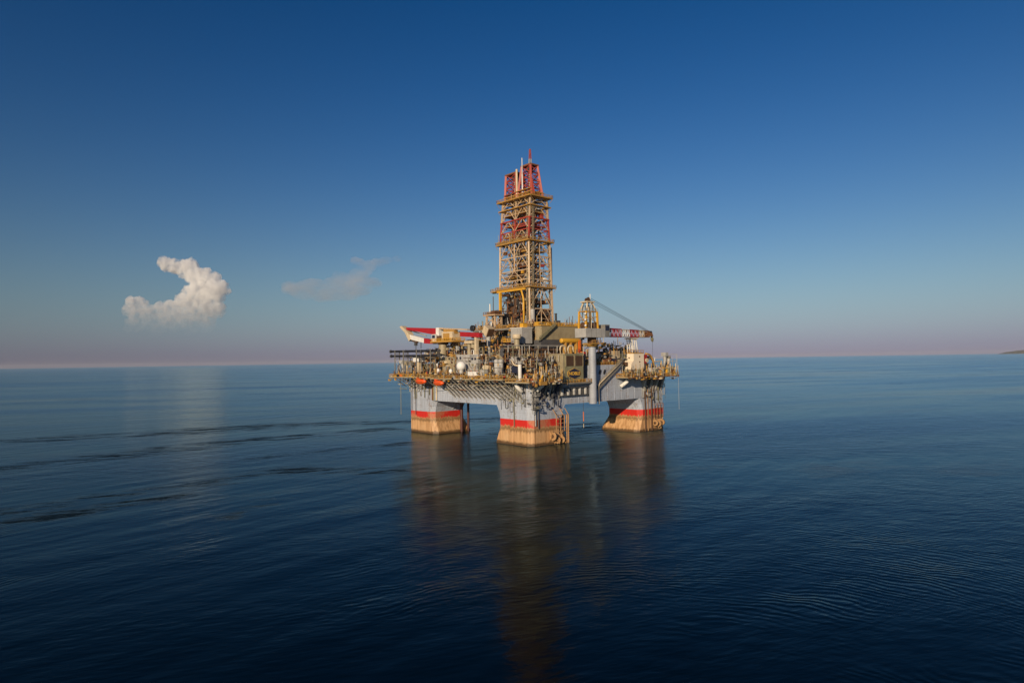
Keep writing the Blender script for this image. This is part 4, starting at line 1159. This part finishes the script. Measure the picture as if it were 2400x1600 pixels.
br = thing('boom_rest', 'white braced rest tower under the red lattice crane boom', 'boom rest', (18.6, -39, 32.7))
for x, xt in ((17.4, 17.0), (18.9, 18.4), (20.6, 19.4)):
    for y in (-40.3, -37.6): bar('leg', 'white', br, (x, y, 32.72), (xt, y, 38.4), .17, True)
for y in (-40.3,):
    bar('brace', 'white', br, (17.4, y, 33), (18.8, y, 37.8), .15, seg=6); bar('brace', 'white', br, (18.9, y, 33.2), (16.3, y, 38.2), .15, seg=6)
    bar('girt', 'white', br, (17.3, y, 34.6), (20.2, y, 34.6), .15, seg=6)
for z in (34.6, 36.6): bar('girt', 'white', br, (18.7, -40.3, z), (18.7, -37.6, z), .15, seg=6)
box('saddle', 'cream', br, 15.9, 20.2, -41.0, -37.2, 38.42, 38.9)

# ------------------------------------------------------------------ house with the emblem
eh = thing('emblem_house', 'olive box house with two louvred openings and a dark emblem above the right hull wall', 'machinery house', (-18.5, -41, 22))
box('wall', 'olive', eh, -23.6, -13.7, -41.2, -33.6, 21.97, 32.3)
box('roof', 'beige', eh, -23.8, -13.5, -41.4, -33.4, 32.32, 32.6)
box('side_bay', 'beige', eh, -24.3, -23.62, -41.0, -33.7, 22.4, 32.2)
for k in range(7):
    y = -40.8 + k; box('rib', 'beige', eh, -24.4, -24.3, y, y + .3, 22.5, 32.1)
for (x0, x1) in ((-23.1, -18.9), (-18.3, -14.1)):
    pn = box('louvre_panel', 'louvre', eh, x0, x1, -41.3, -41.2, 28.0, 31.8)
    for k in range(9):
        z = 28.1 + k * .41; box('louvre_slat', 'louvre', pn, x0 + .1, x1 - .1, -41.42, -41.3, z, z + .16)
    for a in ((x0 - .15, x0), (x1, x1 + .15)): box('frame', 'beige', pn, a[0], a[1], -41.46, -41.2, 27.8, 32.0)
cx, cz = -18.75, 25.2
hexo = [(-3.6, .0), (-3.25, .95), (0, 2.1), (3.25, .95), (3.6, 0), (3.25, -.95), (0, -2.1), (-3.25, -.95)]
hexi = [(a * .955, b * .945) for a, b in hexo]
em = prism('emblem', 'emblemyellow', eh, [(cx + a, cz + b) for a, b in hexo], 'y', -41.32, -41.2)
prism('emblem_field', 'navy', em, [(cx + a, cz + b) for a, b in hexi], 'y', -41.38, -41.31)
cu = bpy.data.curves.new('lettering', 'FONT'); cu.body = 'NOBLE'; cu.size = 1.75; cu.extrude = .03; cu.align_x = 'CENTER'; cu.align_y = 'CENTER'; cu.offset = .035
to = bpy.data.objects.new('tmp', cu); COL.objects.link(to)
bpy.context.view_layer.update()
tm = bpy.data.meshes.new_from_object(to.evaluated_get(bpy.context.evaluated_depsgraph_get()))
bpy.data.objects.remove(to)
tm.materials.clear(); tm.materials.append(MATS['emblemyellow'])
put('lettering', tm, Matrix.Translation((cx, -41.42, cz)) @ Matrix.Rotation(R(90), 4, 'X') @ Matrix.Diagonal((1.12, 1, 1, 1)), em)
tube('exhaust_bend', 'cream', eh, [(-17.4, -37, 32.6), (-17.4, -37, 35.6), (-14.6, -37, 35.6), (-14.6, -37, 33.2)], .34, 1.3, 10)
tube('exhaust_bend', 'cream', eh, [(-21.6, -37, 32.6), (-21.6, -37, 35.6), (-19.0, -37, 35.6), (-19.0, -37, 33.2)], .34, 1.3, 10)
box('shaded_recess', 'navy', eh, -13.45, -10.8, -39.5, -34, 22.0, 32.0)  # navy box fills the recess, its shade put into the colour
box('apron', 'ochre', eh, -16.8, -13.2, -41.9, -41.22, 21.98, 22.9)

# ------------------------------------------------------------------ smaller things
def radome(c, r, zb, label, grp=None):
    t = thing('radome', label, 'radome', (c[0], c[1], zb), grp)
    ball('dome', 'dome', t, c, (r, r, r * (1.0 if r > 1 else 1.25)))
    vcyl('pedestal', 'palegrey', t, c[0], c[1], zb, c[2] - r * .8, r * .5, 12)
radome((-42.0, -2.6, 28.5), 1.85, ZW + .02, 'large white spherical radome on the left walkway in front of a grey wall')
radome((-43.4, 11.2, 26.7), .74, ZW + .02, 'left of two small white egg-shaped domes on the walkway rail')
radome((-43.4, 2.5, 26.5), .74, ZW + .02, 'right of two small white egg-shaped domes near the large radome')

def lifeboat(y, z, L, label):
    t = thing('lifeboat', label, 'lifeboat', (-46.2, y, z), 'orange lifeboats under the left walkway')
    V, F = [], []
    NU, NV = 10, 12
    for i in range(NU + 1):
        u = i / NU; s = max(.03, 1 - abs(2 * u - 1) ** 2.6)
        for k in range(NV):
            a = 2 * math.pi * k / NV
            hz = 1.0 if math.sin(a) > 0 else 1.15
            V.append((-46.2 + 1.25 * s ** .6 * math.cos(a), y - L / 2 + L * u, z + (1.05 * hz * math.sin(a)) * s ** .7))
    for i in range(NU):
        for k in range(NV): F.append((i * NV + k, i * NV + (k + 1) % NV, (i + 1) * NV + (k + 1) % NV, (i + 1) * NV + k))
    F.append(tuple(range(NV))); F.append(tuple(NU * NV + k for k in range(NV)))
    hb_ = raw('body', 'boatorange', t, V, F, True)
    box('canopy', 'boatorange', hb_, -46.9, -45.5, y + L * .1, y + L * .33, z + .8, z + 1.5)
    for f in (-.3, .3): bar('fall', 'wire', t, (-46.2, y + L * f, z + .9), (-46.2, y + L * f, z + 2.2), .06, seg=5)
    bar('rubbing_strake', 'rust', hb_, (-47.47, y - L * .33, z - .1), (-47.47, y + L * .33, z - .1), .1, seg=6)
lifeboat(19.6, 22.3, 7.6, 'orange lifeboat slung beside the left column, farther from the rig centre')
lifeboat(6.8, 21.9, 7.0, 'orange lifeboat under the walkway braces, nearer the rig centre')

def container(label, mat, x0, x1, y0, y1, z0, z1, name='shipping_container', cat='container', ribs=True):
    t = thing(name, label, cat, ((x0 + x1) / 2, (y0 + y1) / 2, z0))
    bd_ = box('body', mat, t, x0, x1, y0, y1, z0, z1)
    if ribs:
        k = int((y1 - y0) / .5)
        for i in range(k): box('rib', mat, bd_, x0 - .06, x0, y0 + i * .5 + .1, y0 + i * .5 + .3, z0 + .15, z1 - .15)
        k = int((x1 - x0) / .5)
        for i in range(k): box('rib', mat, bd_, x0 + i * .5 + .1, x0 + i * .5 + .3, y0 - .06, y0, z0 + .15, z1 - .15)
    box('frame', mat, t, x0 - .07, x1 + .07, y0 - .07, y1 + .07, z1, z1 + .12)
    return t
container('white container standing on the left walkway edge', 'white', -45.4, -42.6, -16.6, -11.2, ZW + .03, 26.3)
container('small grey cabinet beside the white container', 'palegrey', -44.2, -42.2, -19.6, -17.4, ZW + .03, 27.0, 'cabinet', 'cabinet', False)
container('pale box module stacked above the grey cabinet', 'cream', -39.9, -38.35, -16.8, -13.6, 27.2, 28.6, 'cabinet', 'cabinet', False)
container('dark blue container on the front deck behind the white pipe', 'navy', -41.0, -38.4, -34.6, -31.4, 25.9, 28.3)
container('dark blue container below the cream module on the right deck', 'navy', 7.0, 11.6, -37.4, -33.4, 28.12, 30.4)
container('cream module in front of the crane on the right deck', 'cream', 7.4, 13.0, -36.9, -33.2, 30.55, 33.6, 'module_box', 'module', False)
container('black tank module on the right deck behind the boom rest', 'black', 18.6, 22.4, -31.5, -28, 31.42, 34.4, 'module_box', 'module', False)
container('low cream shelter on the right deck left of the black module', 'cream', 12.6, 17.4, -31.8, -28.4, 31.42, 33.4, 'module_box', 'module', False)
container('pale grey shelter box at the front corner deck', 'palegrey', -38.2, -35.7, -31.9, -28.0, 29.0, 31.6, 'module_box', 'module', False)

t = thing('cream_deckhouse', 'cream deckhouse with sloped side on the right corner deck', 'deckhouse', (20.4, -38, 23.1))
prism('wall', 'housecream', t, [(15.4, 26.0), (23.8, 26.0), (23.8, 32.4), (17.0, 32.4), (17.0, 29.6), (15.4, 28.2)], 'y', -40.9, -36.0)
box('base', 'beige', t, 15.6, 23.6, -40.7, -36.2, 23.12, 25.98)
for z in (30.4, 27.6): box('porthole', 'brown', t, 16.9 if z > 30 else 15.3, 17.0 if z > 30 else 15.4, -38.9, -38.3, z, z + .6)
for z in (31.2, 29.0): box('porthole', 'brown', t, 20.6, 21.2, -40.98, -40.9, z - .3, z + .3)
rr_ = box('roof_rim', 'ochre', t, 17.0, 24.0, -40.7, -35.4, 32.42, 32.7)
railing('ochre', rr_, [(17.1, -35.5, 32.7), (17.1, -40.6, 32.7), (23.9, -40.6, 32.7)], t=.07)
t = thing('red_crane_winch', 'red winch frame beside the cream deckhouse wall', 'winch', (31, -38.5, 23.1))
box('frame', 'red', t, 24.6, 26.6, -40.4, -39.4, 28.4, 32.0); box('base', 'brown', t, 24.3, 28, -40.4, -38.6, 23.12, 28.38)
M = Matrix.Translation((26.0, -40.7, 29.6)) @ Matrix.Rotation(R(90), 4, 'X') @ Matrix.Diagonal((.9, .9, .6, 1)); put('drum', unit('cyl', 'cream', 16), M, t)
t = thing('bent_ochre_davit', 'ochre bent davit arm right of the cream deckhouse', 'davit', (35, -39, 23.1))
tube('arm', 'ochre', t, [(32.0, -39.9, 23.12), (31.6, -39.9, 29.2), (29.4, -39.9, 32.0), (26.2, -39.9, 32.4)], .4, 2)
bar('stay', 'cream', t, (31.8, -39.9, 28.9), (37.0, -39.9, 29.2), .22, seg=8)
for i, (x, lab) in enumerate(((26.0, 'left mooring winch drum on the right corner platform'), (30.0, 'middle mooring winch drum on the right corner platform'), (34.2, 'right mooring winch drum on the right corner platform'))):
    t = thing('mooring_winch', lab, 'winch', (x, -43, 23.1), 'mooring winches')
    M = Matrix.Translation((x, -43, 25.0)) @ Matrix.Rotation(R(90), 4, 'Y') @ Matrix.Diagonal((1.15, 1.15, 2.2, 1)); drm = put('drum', unit('cyl', 'midgrey', 18), M, t)
    for s in (-1.15, 1.15):
        M = Matrix.Translation((x + s, -43, 25.0)) @ Matrix.Rotation(R(90), 4, 'Y') @ Matrix.Diagonal((1.55, 1.55, .2, 1)); put('flange', unit('cyl', 'palegrey', 18), M, drm)
    box('bed', 'brown', t, x - 1.6, x + 1.6, -44.4, -41.6, 23.12, 23.8)
container('cream locker at the right end of the corner platform', 'cream', 37.6, 41.0, -44.6, -42.6, 23.13, 26.6, 'cabinet', 'cabinet', False)
for i, (x, y, top, lab) in enumerate(((37.4, -41.6, 32.4, 'leftmost of the grey vent posts at the right rig corner, with a box head'), (40.0, -41.6, 31.4, 'middle grey vent post at the right rig corner'), (41.0, -40.0, 31.6, 'rightmost thin grey vent post at the right rig corner'))):
    t = thing('vent_post', lab, 'vent post', (x, y, 23.1), 'vent posts at the right corner')
    vcyl('pipe', 'palegrey', t, x, y, 23.12, top - 1.2, .75 if i < 2 else .5, 14)
    if i == 0: box('head', 'palegrey', t, x - 1.1, x + 1.1, y - 1.1, y + 1.1, top - 1.18, top + .4)
    else: vcyl('head', 'midgrey', t, x, y, top - 1.18, top, .95 if i < 2 else .7, 14)
t = thing('corner_screen', 'thin grey screen frame at the outermost right rig corner', 'frame', (41, -42, 23.1))
for y in (-45, -39): bar('post', 'palegrey', t, (41.2, y, 23.12), (41.2, y, 32), .12, seg=6)
for z in (26, 29, 32): bar('rail', 'palegrey', t, (41.2, -45, z), (41.2, -39, z), .09, seg=6)
for i, (y, x, top, r, m, lab) in enumerate(((41.8, -41, 31.2, 1.0, 'palegrey', 'fat grey vent trunk on the far left deck end'), (39.2, -40.6, 30.4, .6, 'beige', 'slimmer beige vent trunk beside the fat grey one'),
                                          (35.4, -40.8, 30.2, .55, 'midgrey', 'thin grey vent trunk under the black pipes'))):
    t = thing('ventilator', lab, 'vent trunk', (x, y, 24.1), 'vent trunks on the left deck')
    vcyl('pipe', m, t, x, y, 24.12, top - 1.4, r, 14); box('head', m, t, x - r * 1.3, x + r * 1.3, y - r * 1.5, y + r * 1.5, top - 1.38, top)
t = thing('capped_post', 'cream capped post standing on the left deck', 'post', (-40.6, 29.5, 24.1))
box('post', 'cream', t, -41.5, -39.7, 28.4, 30.6, 24.12, 30.4); box('cap', 'white', t, -42.2, -39.2, 27.2, 32, 30.42, 32.6); box('base', 'ochre', t, -42, -39.5, 28, 31, 24.11, 26)
for y, lab in ((-22.6, 'left of the twin grey upright silos on the left deck'), (-25.0, 'right of the twin grey upright silos on the left deck')):
    t = thing('silo', lab, 'silo', (-40.4, y, ZW), 'twin silos')
    shl = vcyl('shell', 'palegrey', t, -40.6, y, ZW + .4, 30.4, .95, 18)
    ball('top', 'palegrey', t, (-40.6, y, 30.4), (.95, .95, .6))
    for z in (25.6, 27.6, 29.6): vcyl('band', 'midgrey', shl, -40.6, y, z, z + .2, 1.0, 18)
    vcyl('skirt', 'midgrey', t, -40.6, y, ZW + .02, ZW + .4, .8, 14)
t = thing('white_standpipe', 'white upright pipe with a scoop foot at the front corner deck', 'pipe', (-42, -38, 22.9))
vcyl('pipe', 'white', t, -42.0, -37.0, 22.92, 29.0, .65, 14); vcyl('collar', 'palegrey', t, -42, -37, 29.02, 29.8, .85, 14)
tube('branch', 'cream', t, [(-42.2, -37, 28.4), (-42.2, -34.0, 28.8), (-42.2, -33.0, 30.6)], .3, 1)
for i, (x, lab) in enumerate(((-37.2, 'left of two pale hose arches on the front corner deck'), (-32.6, 'right of two pale hose arches on the front corner deck'))):
    t = thing('hose_arch', lab, 'hose arch', (x, -42.5, 22.9), 'hose arches')
    pts = [(x + 2.0 * math.cos(a), -42.5, 23.6 + 3.0 * math.sin(a)) for a in [math.pi * k / 12 for k in range(13)]]
    V, F = sweep_data(pts, .33, 8); raw('hose', 'palegrey', t, V, F, True)
    pts = [(x + 1.1 * math.cos(a), -42.1, 23.4 + 2.0 * math.sin(a)) for a in [math.pi * k / 12 for k in range(13)]]
    V, F = sweep_data(pts, .28, 8); raw('hose', 'beige', t, V, F, True)
    box('tray', 'brown', t, x - 2.4, x + 2.4, -43.2, -41.6, 22.92, 23.45)
t = thing('cage_frame', 'square cream cage frame at the end of the front corner deck', 'cage', (-26.5, -44, 22.9))
for x in (-32.4, -29.8):
    for y in (-45.2, -43.2): bar('post', 'cream', t, (x, y, 22.92), (x, y, 26.0), .14, True)
for z in (23.1, 26.0):
    for y in (-45.2, -43.2): bar('rail', 'cream', t, (-32.4, y, z), (-29.8, y, z), .13, True)
    for x in (-32.4, -29.8): bar('rail', 'cream', t, (x, -45.2, z), (x, -43.2, z), .13, True)
t = thing('yellow_davit', 'small yellow davit basket at the front corner edge', 'davit', (-40, -46, 22.9))
box('basket', 'ochre', t, -41.4, -38.2, -46.8, -45.72, 21.8, 23.0); bar('arm', 'yellow', t, (-39.8, -45.2, 22.9), (-39.8, -46.4, 25.2), .2, True)
t = thing('hanging_rope', 'thin rope with a red float hanging under the hull at right', 'rope', (-12, -39, 4.2))
bar('rope', 'wire', t, (-11.9, -39.2, 13.95), (-11.9, -39.2, 4.2), .08, seg=5)
bar('float', 'orange', t, (-11.9, -39.2, 10.6), (-11.9, -39.2, 7.0), .16, seg=8); bar('float', 'cream', t, (-11.9, -39.2, 6.0), (-11.9, -39.2, 4.6), .13, seg=8)

# ------------------------------------------------------------------ clouds
def cloud_mat(name, dens, nscale, lo, hi, zlo=None, zhi=None, fmin=0.0, aniso=0.1, zs=1.0):
    m, n, l, out = nt(name)
    g = n.new('ShaderNodeNewGeometry'); v = n.new('ShaderNodeVolumePrincipled')
    p = g.outputs['Position']
    a = noise(n, l, vmul(n, l, p, (1, 1, zs)), nscale, 5, 0.6)
    d = ramp(n, l, a, lo, hi, fmin * dens, dens)
    if zlo is not None:
        sx = n.new('ShaderNodeSeparateXYZ'); l.new(p, sx.inputs[0])
        d = mth(n, l, 'MULTIPLY', d, mth(n, l, 'POWER', ramp(n, l, sx.outputs[2], zlo, zhi, 0.05, 1), 2.2))
    l.new(d, v.inputs['Density'])
    v.inputs['Color'].default_value = (0.985, 0.985, 0.985, 1); v.inputs['Anisotropy'].default_value = aniso
    l.new(v.outputs[0], out.inputs['Volume'])
    MATS[name] = m
fwh = Vector((math.cos(YAW), math.sin(YAW), 0))
def cloud(name, label, mat, centre, blobs, voxel, tsize, tstr, sq=(1, 1, 1)):
    """union of puffs given as (right, up, depth, radius) in metres from the centre"""
    bm = bmesh.new()
    for (a, b, c, r) in blobs:
        M = Matrix.Translation(centre + rt * a + Vector((0, 0, b)) + fwh * c) @ Matrix.Rotation(YAW, 4, 'Z') @ Matrix.Diagonal((r * sq[0], r * sq[1], r * sq[2], 1))
        bmesh.ops.create_icosphere(bm, subdivisions=3, radius=1, matrix=M)
    me = bpy.data.meshes.new(name); bm.to_mesh(me); bm.free(); me.materials.append(MATS[mat])
    o = put(name, me, Matrix.Identity(4)); tag(o, label, 'cloud')
    rm = o.modifiers.new('union', 'REMESH'); rm.mode = 'VOXEL'; rm.voxel_size = voxel
    for ts, st in ((tsize, tstr), (tsize * .35, tstr * .45)):
        tx = bpy.data.textures.new(name + 'puff', 'CLOUDS'); tx.noise_scale = ts; tx.noise_depth = 4
        dm = o.modifiers.new('puffs', 'DISPLACE'); dm.texture = tx; dm.texture_coords = 'GLOBAL'; dm.strength = st; dm.mid_level = .45
    r2m = o.modifiers.new('clean', 'REMESH'); r2m.mode = 'VOXEL'; r2m.voxel_size = voxel * 1.15
    tx = bpy.data.textures.new(name + 'fine', 'CLOUDS'); tx.noise_scale = tsize * .22; tx.noise_depth = 4
    dm = o.modifiers.new('fine_puffs', 'DISPLACE'); dm.texture = tx; dm.texture_coords = 'GLOBAL'; dm.strength = tstr * .2; dm.mid_level = .5
    return o
random.seed(11)
K = 7.06
C1 = CAM + fwh * 10590 + rt * (-800 / 1500 * 10590) + Vector((0, 0, (856 - 700) * K))
puffs = [(388, 617, 15), (405, 624, 16), (425, 622, 15), (445, 626, 18), (455, 645, 20), (430, 640, 12), (480, 648, 18), (500, 655, 16), (470, 668, 24), (495, 678, 26), (522, 674, 15), (528, 682, 11),
         (450, 690, 18), (470, 700, 24), (500, 698, 20), (430, 702, 14), (415, 712, 14), (440, 715, 20), (395, 718, 15), (375, 725, 16), (410, 735, 20), (450, 735, 20), (480, 720, 18),
         (350, 722, 10), (312, 712, 15), (330, 708, 13), (306, 728, 13), (322, 735, 18), (345, 740, 18), (304, 752, 12), (320, 762, 16), (300, 768, 10), (345, 762, 16), (375, 755, 22), (400, 760, 20), (430, 750, 26), (470, 742, 26), (500, 725, 22), (360, 770, 18), (440, 768, 18), (480, 762, 18), (400, 740, 24)]
bl = [((x - 400) * K, (700 - y) * K, random.uniform(-60, 60) + (60 if y > 725 and x > 350 else 0), r * K * 1.05) for x, y, r in puffs]
base_z = (856 - 785) * K + CAM.z
cloud_mat('cumulus', 0.026, 0.011, 0.34, 0.66, base_z - 20 * K, base_z + 118 * K, .04)
cloud('cumulus_cloud', 'small hook-shaped white cumulus cloud low in the sky at left', 'cumulus', C1, bl, 8, 85, 120)
C2 = CAM + fwh * 11000 + rt * (-425 / 1500 * 11000) + Vector((0, 0, (852 - 680) * 7.3))
bl = [((x - 775) * 7.3, (680 - y) * 7.3, random.uniform(-80, 80), r * 7.3) for x, y, r in
      ((690, 678, 20), (720, 685, 26), (750, 690, 24), (780, 686, 28), (810, 684, 28), (840, 676, 26), (865, 664, 20), (830, 655, 20), (850, 640, 18), (865, 625, 16), (885, 615, 13), (840, 612, 12), (905, 610, 12), (680, 668, 14), (740, 668, 20), (790, 664, 22), (930, 608, 9), (800, 648, 14), (720, 668, 16))]
cloud_mat('cirrus', 0.0021, 0.0024, 0.34, 0.74, None, None, .12, zs=2.4)
cloud('wispy_cloud', 'faint wispy grey cloud patch between the cumulus and the derrick', 'cirrus', C2, bl, 14, 160, 80, (1.7, 1.4, .72))

# ------------------------------------------------------------------ air
m, n, l, out = nt('haze_air')
v = n.new('ShaderNodeVolumePrincipled'); v.inputs['Density'].default_value = 1.3e-5
v.inputs['Color'].default_value = (0.95, 0.97, 1.0, 1); v.inputs['Anisotropy'].default_value = 0.0
l.new(v.outputs[0], out.inputs['Volume']); MATS['haze_air'] = m
hz = put('haze', unit('box', 'haze_air'), Matrix.Translation((CAM.x, CAM.y, 62)) @ Matrix.Diagonal((70000, 70000, 134, 1)))
hz['kind'] = 'stuff'
